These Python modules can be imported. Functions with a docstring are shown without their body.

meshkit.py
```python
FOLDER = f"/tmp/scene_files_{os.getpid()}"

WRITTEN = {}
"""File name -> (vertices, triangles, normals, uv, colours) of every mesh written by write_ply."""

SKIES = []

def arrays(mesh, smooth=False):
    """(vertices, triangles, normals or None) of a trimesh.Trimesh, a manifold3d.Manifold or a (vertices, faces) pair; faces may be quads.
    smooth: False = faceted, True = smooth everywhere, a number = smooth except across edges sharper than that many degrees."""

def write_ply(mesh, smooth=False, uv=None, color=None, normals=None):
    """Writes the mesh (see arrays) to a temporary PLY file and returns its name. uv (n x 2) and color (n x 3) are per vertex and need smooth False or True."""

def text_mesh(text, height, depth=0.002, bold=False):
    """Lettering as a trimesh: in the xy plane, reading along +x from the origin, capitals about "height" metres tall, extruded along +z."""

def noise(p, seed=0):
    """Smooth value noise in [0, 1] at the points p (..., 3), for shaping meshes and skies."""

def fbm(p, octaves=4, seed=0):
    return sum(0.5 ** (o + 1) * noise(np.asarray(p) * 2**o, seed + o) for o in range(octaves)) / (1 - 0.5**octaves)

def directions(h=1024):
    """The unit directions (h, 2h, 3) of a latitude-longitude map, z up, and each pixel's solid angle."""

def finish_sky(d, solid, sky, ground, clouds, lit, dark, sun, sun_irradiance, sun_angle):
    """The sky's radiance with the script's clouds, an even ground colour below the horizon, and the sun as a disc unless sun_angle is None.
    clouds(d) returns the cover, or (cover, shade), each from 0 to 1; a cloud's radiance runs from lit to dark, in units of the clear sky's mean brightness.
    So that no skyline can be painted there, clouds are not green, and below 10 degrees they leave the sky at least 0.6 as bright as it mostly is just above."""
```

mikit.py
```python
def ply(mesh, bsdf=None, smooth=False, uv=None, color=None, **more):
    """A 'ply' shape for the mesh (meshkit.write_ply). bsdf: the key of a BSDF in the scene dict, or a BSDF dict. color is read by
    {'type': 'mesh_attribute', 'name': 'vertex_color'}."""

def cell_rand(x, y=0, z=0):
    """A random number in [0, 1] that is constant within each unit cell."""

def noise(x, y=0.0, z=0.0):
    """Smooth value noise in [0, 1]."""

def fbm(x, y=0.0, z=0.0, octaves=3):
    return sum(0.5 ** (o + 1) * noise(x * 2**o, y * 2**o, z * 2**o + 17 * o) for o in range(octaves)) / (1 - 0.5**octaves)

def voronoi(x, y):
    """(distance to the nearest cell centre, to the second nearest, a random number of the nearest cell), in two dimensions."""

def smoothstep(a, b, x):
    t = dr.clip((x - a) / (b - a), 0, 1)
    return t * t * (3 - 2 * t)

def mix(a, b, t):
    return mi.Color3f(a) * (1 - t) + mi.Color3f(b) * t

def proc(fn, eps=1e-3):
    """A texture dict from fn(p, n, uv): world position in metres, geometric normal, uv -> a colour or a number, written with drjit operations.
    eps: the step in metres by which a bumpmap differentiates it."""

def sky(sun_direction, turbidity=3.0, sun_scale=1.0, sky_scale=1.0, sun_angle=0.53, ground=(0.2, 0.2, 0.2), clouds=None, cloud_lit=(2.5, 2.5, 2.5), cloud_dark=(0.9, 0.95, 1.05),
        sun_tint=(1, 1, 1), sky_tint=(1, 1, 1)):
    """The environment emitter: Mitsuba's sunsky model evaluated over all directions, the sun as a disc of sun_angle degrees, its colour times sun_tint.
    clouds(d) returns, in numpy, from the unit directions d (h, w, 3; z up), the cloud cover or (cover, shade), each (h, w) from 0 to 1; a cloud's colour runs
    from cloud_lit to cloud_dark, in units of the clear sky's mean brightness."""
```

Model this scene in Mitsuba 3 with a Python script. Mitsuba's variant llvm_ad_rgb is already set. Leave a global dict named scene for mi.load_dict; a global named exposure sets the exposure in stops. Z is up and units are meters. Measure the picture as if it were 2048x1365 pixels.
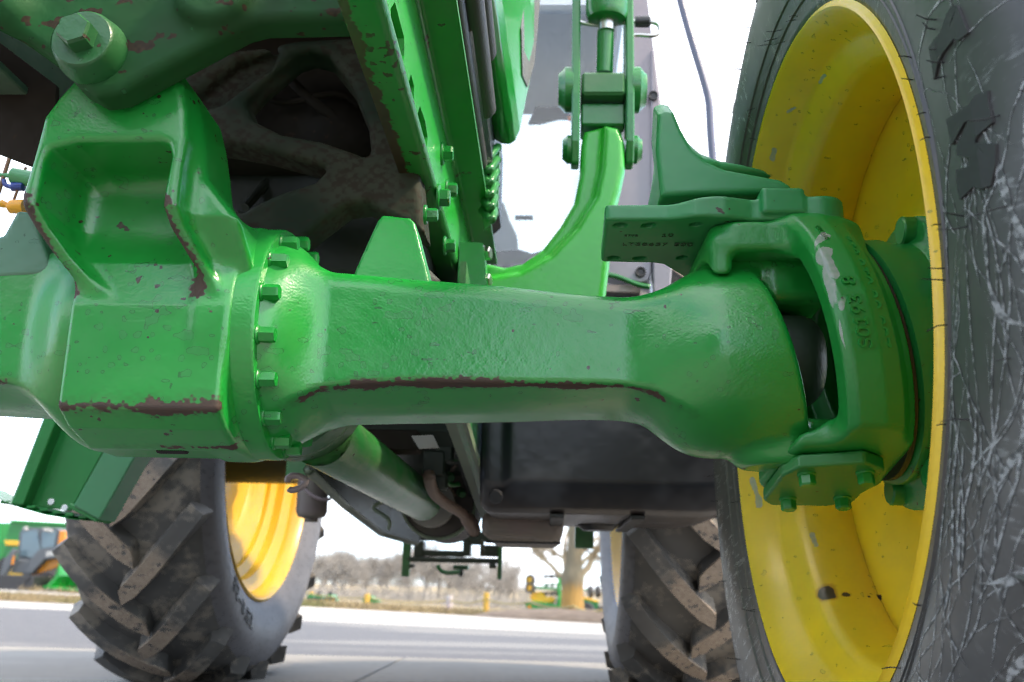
import math, random
import numpy as np, trimesh, drjit as dr, mitsuba as mi, mikit, meshkit
from mikit import proc, noise, fbm, smoothstep, mix
PI = math.pi
rng = np.random.default_rng(7); random.seed(7)
scene, labels = {'type': 'scene'}, {}

# ------------------------------------------------------------------ camera, sky, exposure
FOC, YAW, PITCH, ROLL = 1900.0, 2.4, 14.5, 1.4
CAM = np.array([0, 0, 0.36])
def _frame():
    y, p, r = np.radians([YAW, PITCH, ROLL])
    f = np.array([-np.sin(y)*np.cos(p), np.cos(y)*np.cos(p), np.sin(p)])
    x = np.array([np.cos(y), np.sin(y), 0]); u = np.cross(x, f)
    return np.cos(r)*x + np.sin(r)*u, -np.sin(r)*x + np.cos(r)*u, f
RX, UP, FWD = _frame()
T = mi.ScalarTransform4f
scene['camera'] = {'type': 'thinlens', 'fov': 2*math.degrees(math.atan(1024/FOC)), 'fov_axis': 'x', 'near_clip': 0.02, 'far_clip': 3000.0,
    'aperture_radius': 0.0026, 'focus_distance': 1.15,
    'to_world': T().look_at(origin=CAM.tolist(), target=(CAM+FWD).tolist(), up=UP.tolist())}
SUN = np.array([0.66, -0.16, 0.74])
def cloud_cover(d):
    n = meshkit.fbm(np.stack([d[..., 0]/(0.35+d[..., 2]), d[..., 1]/(0.35+d[..., 2]), d[..., 2]*0], -1)*2.2, 4, 3)
    return np.clip(0.86 - 0.66*np.clip((n-0.46)/0.18, 0, 1), 0, 1), np.clip((n-0.36)*2.2, 0, 0.45)
scene['sky'] = mikit.sky(SUN, turbidity=3, sun_scale=0.34, sun_angle=7, clouds=cloud_cover, cloud_lit=(1.95, 2.0, 2.1), cloud_dark=(1.1, 1.18, 1.34), ground=(0.3, 0.3, 0.3))
exposure = 3.82

def ray(px, py):
    return RX*((px-1024)/FOC) + UP*((682.5-py)/FOC) + FWD
def W(px, py, Y):
    d = ray(px, py); return CAM + d*(Y/d[1])
def WX(px, py, X):
    d = ray(px, py); return CAM + d*(X/d[0])
def WZ(px, py, Z):
    d = ray(px, py); return CAM + d*((Z-CAM[2])/d[2])
def ray_cyl(px, py, c, r, far=False):                  # where a view ray meets the cylinder of radius r about the x axis through c
    d = ray(px, py); o = CAM-np.asarray(c, float)
    A, B, C = d[1]**2+d[2]**2, o[1]*d[1]+o[2]*d[2], o[1]**2+o[2]**2-r*r
    q = math.sqrt(max(B*B-A*C, 0)); return CAM + d*((-B+q)/A if far else (-B-q)/A)
def XZ(pts, Y):
    return np.array([W(x, y, Y)[[0, 2]] for x, y in pts])

# ------------------------------------------------------------------ materials
def seg_dist(p, pts):
    best = mi.Float(9.0)
    for a, b in zip(pts[:-1], pts[1:]):
        a = np.asarray(a, float); ab = np.asarray(b, float) - a
        q = p - mi.Point3f(*a.tolist()); v = mi.Vector3f(*ab.tolist())
        t = dr.clip(dr.dot(q, v)/float(ab @ ab), 0, 1)
        best = dr.minimum(best, dr.norm(q - v*t))
    return best
RUST, DARKRUST, DUST = (.044, .025, .012), (.018, .011, .007), (.13, .14, .10)
def paint(base, vary=.25, chips=0.0, rust=0.0, dust=0.0, grime=0.0, lines=(), spots=(), rs=1.0, scuff=()):
    base = tuple(base)
    def fn(p, n, uv):
        x, y, z = p.x, p.y, p.z
        big = fbm(x*7+3, y*7, z*7, 3); mid = noise(x*48, y*48, z*48); fine = noise(x*230, y*230, z*230)
        c = mi.Color3f(base)*(1-vary*.6 + vary*1.2*big)
        c = mix(c, mi.Color3f(base)*mi.Color3f(1.6, .92, 1.1), .35*noise(x*3, y*3+7, z*3))
        if grime: c = mix(c, (.016, .018, .012), dr.clip(grime*(.25+1.1*big)+.25*grime*(mid-.5), 0, .95))
        if dust:
            d = smoothstep(.25, .8, fbm(x*14, y*14, z*14+5, 3) + .35*dr.clip(-n.z, 0, 1))
            c = mix(c, DUST, dust*d*(.6+.4*fine))
        if chips:
            k = noise(x*105, y*105, z*105+3)*.66 + .22*mid + .12*fine; m = smoothstep(.50, .62, fbm(x*11+9, y*11, z*11, 2))
            e = .80 - .18*chips*m
            inside = smoothstep(e, e+.012, k); ring = smoothstep(e-.012, e, k)*(1-smoothstep(e+.008, e+.03, k))
            c = mix(c, mi.Color3f(base)*.75 + mi.Color3f(.016, .028, .02), inside*.8); c = mix(c, (.006, .02, .008), ring*.55)
        if rust:
            r = fbm(x*62*rs, y*62*rs, z*62*rs+11, 3)*.85 + .15*fine
            m = smoothstep(.42, .68, fbm(x*10, y*10+4, z*10, 2))
            t = .80 - .22*rust*m
            k = smoothstep(t, t+.03, r)
            c = mix(c, mix(RUST, DARKRUST, fine), k*.95)
        for pts, w in lines:
            d = seg_dist(p, pts)
            e = d/w + (fbm(x*26, y*26, z*26, 3)-.5)*1.8 + (fbm(x*6+2, y*6, z*6, 2)-.5)*1.1 + (fine-.5)*.9 + (mid-.5)*.6
            k = 1-smoothstep(.70, 1.0, e)
            c = mix(c, mi.Color3f(base)*.55 + mi.Color3f(.012, .01, .006), (1-smoothstep(.9, 1.9, e))*.5)
            c = mix(c, mix(mix(RUST, DARKRUST, mid), (.040, .016, .008), fine), k)
        for a, r0 in spots:
            q = p - mi.Point3f(*[float(v) for v in a])
            e = dr.norm(q)/r0 + (fbm(x*40, y*40, z*40+2, 3)-.5)*1.6
            k = 1-smoothstep(.72, .80, e)
            c = mix(c, mi.Color3f(.28, .09, .01), (1-smoothstep(.8, 1.15, e))*.6)
            c = mix(c, mix(RUST, DARKRUST, mid), k)
        for pts, w in scuff:
            e = seg_dist(p, pts)/w + (fbm(x*70, y*70, z*22, 3)-.5)*2.2
            c = mix(c, mi.Color3f(.26, .30, .275), (1-smoothstep(.62, .80, e))*(.7+.3*fine))
        return c
    return fn
def orange_peel(p, n, uv):
    return fbm(p.x*105, p.y*105, p.z*105, 2)*.75 + .40*noise(p.x*420, p.y*420, p.z*420) + .22*noise(p.x*26, p.y*26, p.z*26)
def rough_cast(p, n, uv):
    return fbm(p.x*60, p.y*60, p.z*60, 4)
PEEL, CAST = proc(orange_peel, 4e-4), proc(rough_cast, 8e-4)
def mat(key, fn, rough=.35, bump=None, scale=.0008, coat=0.0, metallic=0.0, spec=.6, wear=False):
    b = {'type': 'principled', 'base_color': proc(fn) if callable(fn) else {'type': 'rgb', 'value': list(fn)}, 'roughness': rough, 'specular': spec, 'metallic': metallic}
    if wear: b['roughness'] = proc(lambda p, n, uv: rough + .45*smoothstep(.8, 1.5, (lambda c: c.x/(c.y+1e-4))(fn(p, n, uv))) + .12*noise(p.x*30, p.y*30, p.z*30))
    if coat: b['clearcoat'] = coat; b['clearcoat_gloss'] = .9
    if bump: b = {'type': 'bumpmap', 'arbitrary': bump, 'scale': scale, 'bsdf': b}
    scene[key] = {'type': 'twosided', 'bsdf': b}
    return key
GREEN = (.0040, .235, .027)

# ------------------------------------------------------------------ keys
def numbered(key):
    if key not in scene and not any(k.startswith(key+'__') for k in scene): return key
    i = 1
    while f'{key}_{i:03d}' in scene or any(k.startswith(f'{key}_{i:03d}__') for k in scene): i += 1
    return f'{key}_{i:03d}'
def add(name, mesh, bsdf, parent=None, smooth=30, label=None):
    key = numbered((parent+'__' if parent else '') + name)
    scene[key] = mesh if isinstance(mesh, dict) else mikit.ply(mesh, bsdf, smooth=smooth)
    if label: labels[key] = {'label': label}
    return key
def thing(key, label, cat, group=None):
    labels[key] = {'label': label, 'category': cat}
    if group: labels[key]['group'] = group
    return key

# ------------------------------------------------------------------ signed-distance modelling, meshed with surface nets
def smin(a, b, k): h = np.clip(.5+.5*(b-a)/k, 0, 1); return b*(1-h)+a*h - k*h*(1-h)
def smax(a, b, k): return -smin(-a, -b, k)
def rbox(p, c, half, r):
    q = [np.abs(p[i]-c[i])-(half[i]-r) for i in range(3)]
    return np.sqrt(sum(np.maximum(v, 0)**2 for v in q)) + np.minimum(np.maximum(np.maximum(q[0], q[1]), q[2]), 0) - r
def cyl(p, c, ax, R, h, r=.003):
    o = [i for i in range(3) if i != ax]
    a = np.sqrt((p[o[0]]-c[o[0]])**2 + (p[o[1]]-c[o[1]])**2) - R + r
    b = np.abs(p[ax]-c[ax]) - h + r
    return np.sqrt(np.maximum(a, 0)**2 + np.maximum(b, 0)**2) + np.minimum(np.maximum(a, b), 0) - r
def sphere(p, c, R): return np.sqrt(sum((p[i]-c[i])**2 for i in range(3))) - R
def capsule(p, a, b, r0, r1=None):
    a, b = np.asarray(a, float), np.asarray(b, float); ab = b-a; r1 = r0 if r1 is None else r1
    t = np.clip(sum((p[i]-a[i])*ab[i] for i in range(3))/(ab@ab), 0, 1)
    return np.sqrt(sum((p[i]-a[i]-ab[i]*t)**2 for i in range(3))) - (r0+(r1-r0)*t)
def poly2(u, v, P):
    d = (u-P[0][0])**2 + (v-P[0][1])**2; s = np.ones(np.broadcast(u, v).shape)
    n = len(P)
    for i in range(n):
        a, b = P[i], P[i-1]; ex, ey = b[0]-a[0], b[1]-a[1]
        wx, wy = u-a[0], v-a[1]
        t = np.clip((wx*ex+wy*ey)/(ex*ex+ey*ey+1e-12), 0, 1)
        d = np.minimum(d, (wx-ex*t)**2+(wy-ey*t)**2)
        c1, c2, c3 = v >= a[1], v < b[1], ex*wy > ey*wx
        s = np.where((c1 & c2 & c3) | (~c1 & ~c2 & ~c3), -s, s)
    return s*np.sqrt(d)
def round2(a, b, r):
    a, b = a+r, b+r
    return np.sqrt(np.maximum(a, 0)**2+np.maximum(b, 0)**2) + np.minimum(np.maximum(a, b), 0) - r
def prism(p, P, ax, lo, hi, r=.004):
    o = [i for i in range(3) if i != ax]
    return round2(poly2(p[o[0]], p[o[1]], P), np.abs(p[ax]-(lo+hi)/2)-(hi-lo)/2, r)
def revolve(p, P, ax, c):
    o = [i for i in range(3) if i != ax]
    return poly2(p[ax]-c[ax], np.sqrt((p[o[0]]-c[o[0]])**2+(p[o[1]]-c[o[1]])**2), P)
def rounded(P, r, n=5):
    from shapely import Polygon
    g = Polygon(P).buffer(0)
    g = g.buffer(-r).buffer(2*r).buffer(-r) if r else g
    return np.array(g.exterior.coords)[:-1]
def nets(f, lo, hi, h):
    lo, hi = np.asarray(lo, float), np.asarray(hi, float)
    n = np.ceil((hi-lo)/h).astype(int)+1
    ax = [lo[i]+h*np.arange(n[i]) for i in range(3)]
    D = np.broadcast_to(f((ax[0][:, None, None], ax[1][None, :, None], ax[2][None, None, :])), n).astype(np.float32)
    s = D < 0
    acc = np.zeros(tuple(n-1)+(3,), np.float32); cnt = np.zeros(tuple(n-1), np.float32); quads = []
    for a in range(3):
        sl = lambda k: tuple(slice(k, (None if k else -1)) if i == a else slice(None) for i in range(3))
        cross = s[sl(0)] != s[sl(1)]
        idx = np.argwhere(cross)
        b, c = [(1, 2), (2, 0), (0, 1)][a]
        ok = (idx[:, b] > 0) & (idx[:, c] > 0) & (idx[:, b] < n[b]-1) & (idx[:, c] < n[c]-1)
        idx = idx[ok]
        j = idx.copy(); j[:, a] += 1
        d0, d1 = D[tuple(idx.T)], D[tuple(j.T)]
        pos = idx.astype(np.float32); pos[:, a] += d0/(d0-d1)
        cells = []
        for db, dc in ((-1, -1), (0, -1), (0, 0), (-1, 0)):
            k = idx.copy(); k[:, b] += db; k[:, c] += dc
            np.add.at(acc, tuple(k.T), pos); np.add.at(cnt, tuple(k.T), 1); cells.append(k)
        q = np.stack([np.ravel_multi_index(tuple(k.T), tuple(n-1)) for k in cells], 1)
        out = d0 >= 0; q[out] = q[out][:, ::-1]
        quads.append(q)
    q = np.vstack(quads); used, inv = np.unique(q, return_inverse=True)
    q = inv.reshape(q.shape)
    v = lo + h*(acc.reshape(-1, 3)[used]/cnt.reshape(-1, 1)[used]).astype(float)
    F = lambda P: f((P[:, 0], P[:, 1], P[:, 2]))
    def grad(P, e):
        return np.stack([(F(P+e*E)-F(P-e*E))/(2*e) for E in np.eye(3)], 1)
    for _ in range(2):
        g = grad(v, h*.2); d = F(v)
        step = d/np.maximum((g*g).sum(1), .2)
        v = v - np.clip(step, -h*.6, h*.6)[:, None]*g
    g = grad(v, h*.45); nn = g/np.maximum(np.linalg.norm(g, axis=1, keepdims=True), 1e-9)
    return v, np.vstack([q[:, [0, 1, 2]], q[:, [0, 2, 3]]]), nn
def cast(name, f, lo, hi, h, bsdf, parent=None, label=None):
    v, tri, nn = nets(f, lo, hi, h)
    path = meshkit.write_ply((v, tri), normals=nn)
    return add(name, {'type': 'ply', 'filename': path, 'face_normals': False, 'bsdf': {'type': 'ref', 'id': bsdf}}, bsdf, parent, label=label)

# ------------------------------------------------------------------ mesh helpers
def align(m, origin, axis, up=None):
    z = np.asarray(axis, float); z = z/np.linalg.norm(z)
    x = np.cross(np.array([0, 0, 1.]) if up is None else up, z)
    if np.linalg.norm(x) < 1e-4: x = np.array([1., 0, 0])
    x /= np.linalg.norm(x); M = np.eye(4); M[:3, :3] = np.stack([x, np.cross(z, x), z], 1); M[:3, 3] = origin
    m = m.copy(); m.apply_transform(M); return m
def lathe(prof, n=64, closed=False):
    P = [tuple(p) for p in prof]
    if closed: P = P + [P[0]]
    return trimesh.creation.revolve(np.array(P, float), sections=n)
def lathe_x(prof, c, n=96, sign=1, closed=True):      # prof of (along x, radius)
    m = lathe([(r, a) for a, r in prof], n, closed)
    return align(m, c, (sign, 0, 0))
def tube(pts, r, n=10):
    pts = np.asarray(pts, float); r = np.broadcast_to(np.asarray(r, float), len(pts))
    t = np.gradient(pts, axis=0); t /= np.linalg.norm(t, axis=1, keepdims=True)+1e-12
    a = np.cross(t[0], [0, 0, 1.]);  a = a if np.linalg.norm(a) > 1e-3 else np.cross(t[0], [1., 0, 0]); A = []
    for k in range(len(pts)):
        a = a - t[k]*(a@t[k]); a = a/np.linalg.norm(a); A.append(a)
    A = np.array(A); B = np.cross(t, A); th = np.arange(n)*2*PI/n
    v = pts[:, None]+r[:, None, None]*(np.cos(th)[None, :, None]*A[:, None]+np.sin(th)[None, :, None]*B[:, None])
    v = v.reshape(-1, 3); f = []
    i, j = np.meshgrid(np.arange(len(pts)-1), np.arange(n), indexing='ij'); k = (j+1) % n
    q = np.stack([i*n+j, i*n+k, (i+1)*n+k, (i+1)*n+j], -1).reshape(-1, 4)
    f = np.vstack([q[:, [0, 1, 2]], q[:, [0, 2, 3]]])
    m = len(v); v = np.vstack([v, pts[0], pts[-1]]); e = (len(pts)-1)*n; jj = np.arange(n)
    f = np.vstack([f, np.stack([np.full(n, m), (jj+1) % n, jj], 1), np.stack([np.full(n, m+1), e+jj, e+(jj+1) % n], 1)])
    return trimesh.Trimesh(v, f, process=False)
def curve(pts, n=40):
    from scipy.interpolate import CubicSpline
    pts = np.asarray(pts, float); s = np.r_[0, np.cumsum(np.linalg.norm(np.diff(pts, axis=0), axis=1))]
    return CubicSpline(s, pts)(np.linspace(0, s[-1], n))
def box(c, size, b=0.0):
    if not b:
        m = trimesh.creation.box(size); m.apply_translation(c); return m
    s = np.array(size)/2; pts = []
    for sx in (-1, 1):
        for sy in (-1, 1):
            for sz in (-1, 1):
                g = np.array([sx, sy, sz])
                for k in range(3):
                    q = s.copy()-b; q[k] = s[k]; pts.append(g*q)
    m = trimesh.convex.convex_hull(np.array(pts)); m.apply_translation(c); return m
def plate(P, ax, lo, hi, b=.002):                     # bevelled prism of polygon P in the plane across ax
    from manifold3d import CrossSection, Manifold
    from shapely import Polygon
    g = Polygon(P)
    if not g.exterior.is_ccw: P = P[::-1]
    g = Polygon(P); gi = g.buffer(-b, join_style=2)
    if gi.geom_type != 'Polygon' or len(gi.exterior.coords) != len(g.exterior.coords):
        m = trimesh.creation.extrude_polygon(g, hi-lo, engine='earcut'); m.apply_translation([0, 0, lo])
    else:
        A = np.array(g.exterior.coords)[:-1]; B = np.array(gi.exterior.coords)[:-1]
        if not gi.exterior.is_ccw: B = B[::-1]
        k = np.argmin(np.linalg.norm(B-A[0], axis=1)); B = np.roll(B, -k, 0); n = len(A)
        rings = np.vstack([np.c_[B, np.full(n, lo)], np.c_[A, np.full(n, lo+b)], np.c_[A, np.full(n, hi-b)], np.c_[B, np.full(n, hi)]])
        f = []
        for r in range(3):
            for i in range(n):
                j = (i+1) % n; f += [[r*n+i, r*n+j, r*n+n+j], [r*n+i, r*n+n+j, r*n+n+i]]
        v2, tri = trimesh.creation.triangulate_polygon(Polygon(B), engine='earcut')
        from scipy.spatial import cKDTree
        _, mp = cKDTree(B).query(v2); tri = mp[tri]
        a, bb, c = B[tri[:, 0]], B[tri[:, 1]], B[tri[:, 2]]
        cw = np.cross(np.c_[bb-a, np.zeros(len(tri))], np.c_[c-a, np.zeros(len(tri))])[:, 2] < 0
        tri[cw] = tri[cw][:, ::-1]
        f += (tri[:, ::-1]).tolist() + (tri+3*n).tolist()
        m = trimesh.Trimesh(rings, f, process=False)
    v = m.vertices.copy(); out = np.zeros_like(v); o = [i for i in range(3) if i != ax]
    out[:, o[0]], out[:, o[1]], out[:, ax] = v[:, 0], v[:, 1], v[:, 2]
    fl = m.faces[:, ::-1] if ax == 1 else m.faces
    return trimesh.Trimesh(out, fl, process=False)
def join(*ms): return trimesh.util.concatenate([m for m in ms])
def hexbolt(c, axis, r=.011, h=.012, washer=1.75, spin=0.0):
    a = np.arange(6)*PI/3+spin
    ring = lambda R, z: np.c_[R*np.cos(a), R*np.sin(a), np.full(6, z)]
    head = trimesh.convex.convex_hull(np.vstack([ring(r, 0), ring(r, h*.82), ring(r*.88, h)]))
    parts = [head]
    if washer:
        w = lathe([(0, -.001), (r*washer*.98, -.001), (r*washer*.98, .0015), (r*washer*.9, .003), (r*.8, .004), (0, .004)], 28); parts.append(w); head.apply_translation([0, 0, .003])
    return align(join(*parts), c, axis)

# ================================================================== the tractor: front axle
TR = thing('tractor', 'large green tractor with yellow wheels filling the view, front axle nearest', 'tractor')
Y0, Z0, XC = 1.265, 0.665, -0.495            # axle line and centre of the machine
# -- beam of the axle (trumpet housing) on the right of the picture
ST = np.array([(530, 512, 800, 868), (560, 528, 792, 862), (600, 543, 776, 852), (650, 549, 764, 846), (720, 554, 757, 844), (860, 566, 752, 842), (1000, 577, 755, 840), (1200, 596, 758, 836),
      (1300, 600, 764, 838), (1350, 598, 782, 858), (1400, 582, 812, 888), (1450, 562, 842, 904), (1500, 545, 868, 910), (1570, 532, 890, 914), (1680, 532, 890, 914)], float)
YF = 1.172
bx = np.array([W(s[0], 700, YF)[0] for s in ST])
bt = np.array([W(s[0], s[1], YF+.03)[2] for s in ST]); bc = np.array([W(s[0], s[2]+11, YF)[2] for s in ST]); bb = np.array([W(s[0], s[3], YF+.155)[2] for s in ST])
from scipy.interpolate import PchipInterpolator
_bt, _bc, _bb = (PchipInterpolator(bx, v) for v in (bt, bc, bb))
XE = bx[-1]
def ease(x, a, b): t = np.clip((x-a)/(b-a), 0, 1); return t*t*(3-2*t)
ZRG = Z0+.012
BELL_N = np.array([np.cos(.27), 0, np.sin(.27)])
def f_beam(p):
    x, y, z = p
    xc = np.clip(x, bx[0], bx[-1]); zt, zc, zb = _bt(xc), _bc(xc), _bb(xc)
    lf = 1-ease(x, -.37, -.285); rt = ease(x, .09, .22)
    d = smax(YF-y, z-zt, .03); d = smax(d, y-(2*Y0-YF), .03)
    d = smax(d, zb-z, .012)
    nx, nz = .085, zc-zb; L = np.sqrt(nx*nx+nz*nz)
    d = smax(d, ((YF-y)*nz + (zc-z)*nx)/L, .008)
    c = np.sqrt((y-Y0)**2+(z-Z0)**2)
    d = d*(1-lf)+(np.sqrt((y-Y0)**2+(z-ZRG)**2)-.143)*lf; d = d*(1-rt)+(np.sqrt((y-Y0)**2+(z-(Z0-.005))**2)-.1285)*rt
    end = (x-.296)*BELL_N[0]+(z-Z0)*BELL_N[2]
    d = smax(d, end, .010)
    hollow = smax(c-.109, -(x-.17), .03)
    d = smax(d, -hollow, .012)
    d = smin(d, smax(cyl(p, (.262, Y0, Z0+.10), 2, .055, .035, .012), -(c-.12), .01), .02)
    d = smin(d, smax(cyl(p, (.305, Y0, Z0-.118), 2, .058, .028, .012), -(c-.12), .01), .02)
    d = smin(d, rbox(p, (.325, Y0, .762), (.045, .062, .032), .018), .02)
    d = smin(d, rbox(p, (.345, Y0, .552), (.045, .060, .026), .016), .02)
    return d
crease = [np.array([x, YF+.006, float(_bc(x))-.002]) for x in np.r_[np.linspace(bx[2]-.02, bx[8], 5), np.linspace(bx[9], bx[10]-.01, 3)]]
mat('paint_beam', paint(GREEN, .22, chips=.9, rust=.2, lines=[(crease[:5], .0085), (crease[4:], .0075)], dust=.07, grime=.04), .20, PEEL, .00038, spec=.9, wear=True)
cast('axle_beam', f_beam, (-.385, 1.10, .49), (.40, 1.43, .85), .0045, 'paint_beam', TR, 'rust worn along the lower front edge of the right axle tube')

# -- differential housing with the pivot yoke
Yd = 1.105
body = rounded(np.array([[Yd, Z0+.02], [Yd+.003, Z0-.108], [Yd+.035, Z0-.128], [Yd+.09, Z0-.146], [Yd+.17, Z0-.146], [Yd+.25, Z0-.128], [Yd+.32, Z0-.05], [Yd+.32, Z0+.06], [Yd+.25, Z0+.15], [Yd+.15, Z0+.172], [Yd+.06, Z0+.14], [Yd+.015, Z0+.08]]), .007)
yo = [(116, 191), (85, 232), (70, 290), (55, 342), (41, 386), (40, 412), (50, 444), (70, 485), (96, 528), (130, 582), (150, 640), (172, 690), (400, 690), (426, 640), (424, 606), (402, 546), (374, 484), (357, 440), (354, 400), (362, 330), (373, 273), (372, 222), (362, 160), (300, 120), (180, 120)]
po = [(150, 283), (100, 296), (86, 320), (76, 372), (70, 404), (80, 440), (104, 486), (150, 545), (172, 590), (194, 640), (205, 690), (368, 690), (376, 648), (391, 600), (380, 547), (348, 487), (326, 440), (322, 410), (326, 376), (340, 310), (334, 286), (318, 281)]
YY = 1.035
YOKE, POCK = rounded(XZ(yo, YY), .010), rounded(XZ(po, YY), .008)
flank = rounded(XZ([(372, 160), (400, 250), (410, 300), (425, 370), (455, 410), (488, 452), (500, 560), (470, 760), (380, 760), (340, 600), (330, 400), (330, 160)], YY+.06), .01)
def f_diff(p):
    x, y, z = p
    b = round2(poly2(y, z, body), np.abs(x-XC)-.100, .008)
    b = smin(b, cyl(p, (-.415, Y0, ZRG), 0, .1605, .0235, .006), .012)
    lean = np.clip((Z0+.125-z), 0, 1)*.84                    # the ribs run back into the body
    yk = round2(poly2(x, z, YOKE), np.maximum(YY+lean-y, y-(YY+.14)), .010)
    fl = round2(poly2(x, z, flank), np.maximum(YY+.035+lean-y, y-(YY+.15)), .012)
    top = smin(yk, fl, .03)
    pk = smax(poly2(x, z, POCK), np.maximum(y-(YY+.112), YY-.3-y), .03)
    top = smax(top, -pk, .012)
    b = smin(b, top, .016)
    return b
dz = lambda px, py, Y: W(px, py, Y)
dl = [np.array([x, Yd+.004, Z0-.107]) for x in (XC-.097, XC-.03, XC+.04, XC+.095)]
def on_rib(px, py):
    Y = YY
    for _ in range(5): Y = YY + max(0, Z0+.125-W(px, py, Y)[2])*.84
    return W(px, py, Y+.003)
rib_l = [on_rib(*q) for q in ((46, 405), (60, 440), (85, 485), (115, 535), (146, 590), (172, 630))]
rib_r = [on_rib(*q) for q in ((334, 400), (342, 440), (362, 490), (388, 555), (404, 600), (410, 630))]
low = [dz(240, 900, Yd+.08), dz(380, 905, Yd+.08), dz(500, 890, Yd+.08)]
mat('paint_diff', paint(GREEN, .25, chips=.8, rust=.46, dust=.07, grime=.05, lines=[(low, .008), (dl, .0125), (rib_l, .0125), (rib_r, .0115)]), .24, PEEL, .00038, spec=.9, wear=True)
AX = cast('differential_housing', f_diff, (-.72, 1.0, .47), (-.30, 1.46, 1.02), .0045, 'paint_diff', TR, 'central axle casting with a hollow yoke and rust along its lower edge')
add('dark_slot_block', box(dz(345, 903, Yd+.10), (.040, .012, .006), .002), mat('slot_black', (.006, .006, .006), .8), AX)  # solid black block paints the dark inside of a slot
# seams as recessed gaskets, then the ring with its bolts
add('gasket', lathe_x([(-.0012, .10), (-.0012, .1618), (.0012, .1618), (.0012, .10)], (-.4015, Y0, ZRG), 96), mat('gasket', (.012, .03, .014), .7), AX)
RING = (-.3915, Y0, Z0)
mat('paint_ring', paint(GREEN, .22, chips=.4, rust=.25, dust=.1), .30, PEEL, .0007, coat=.5)
add('flange_ring', lathe_x([(-.0325, .08), (-.0325, .159), (0, .159), (.004, .1565), (.004, .08)], (-.367, Y0, ZRG), 120), 'paint_ring', TR, 40)
mat('paint_bolt', paint((.004, .19, .022), .3, rust=.3, chips=.4), .33, None, coat=.3)
for k in range(16):
    a = math.radians(180 + 9 + k*22.5)
    c = (-.363, Y0+.1425*math.cos(a), ZRG+.1425*math.sin(a))
    add('bolt', hexbolt(c, (1, 0, 0), .0104, .020, 1.22, spin=k*1.3), 'paint_bolt', TR, 25)
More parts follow.
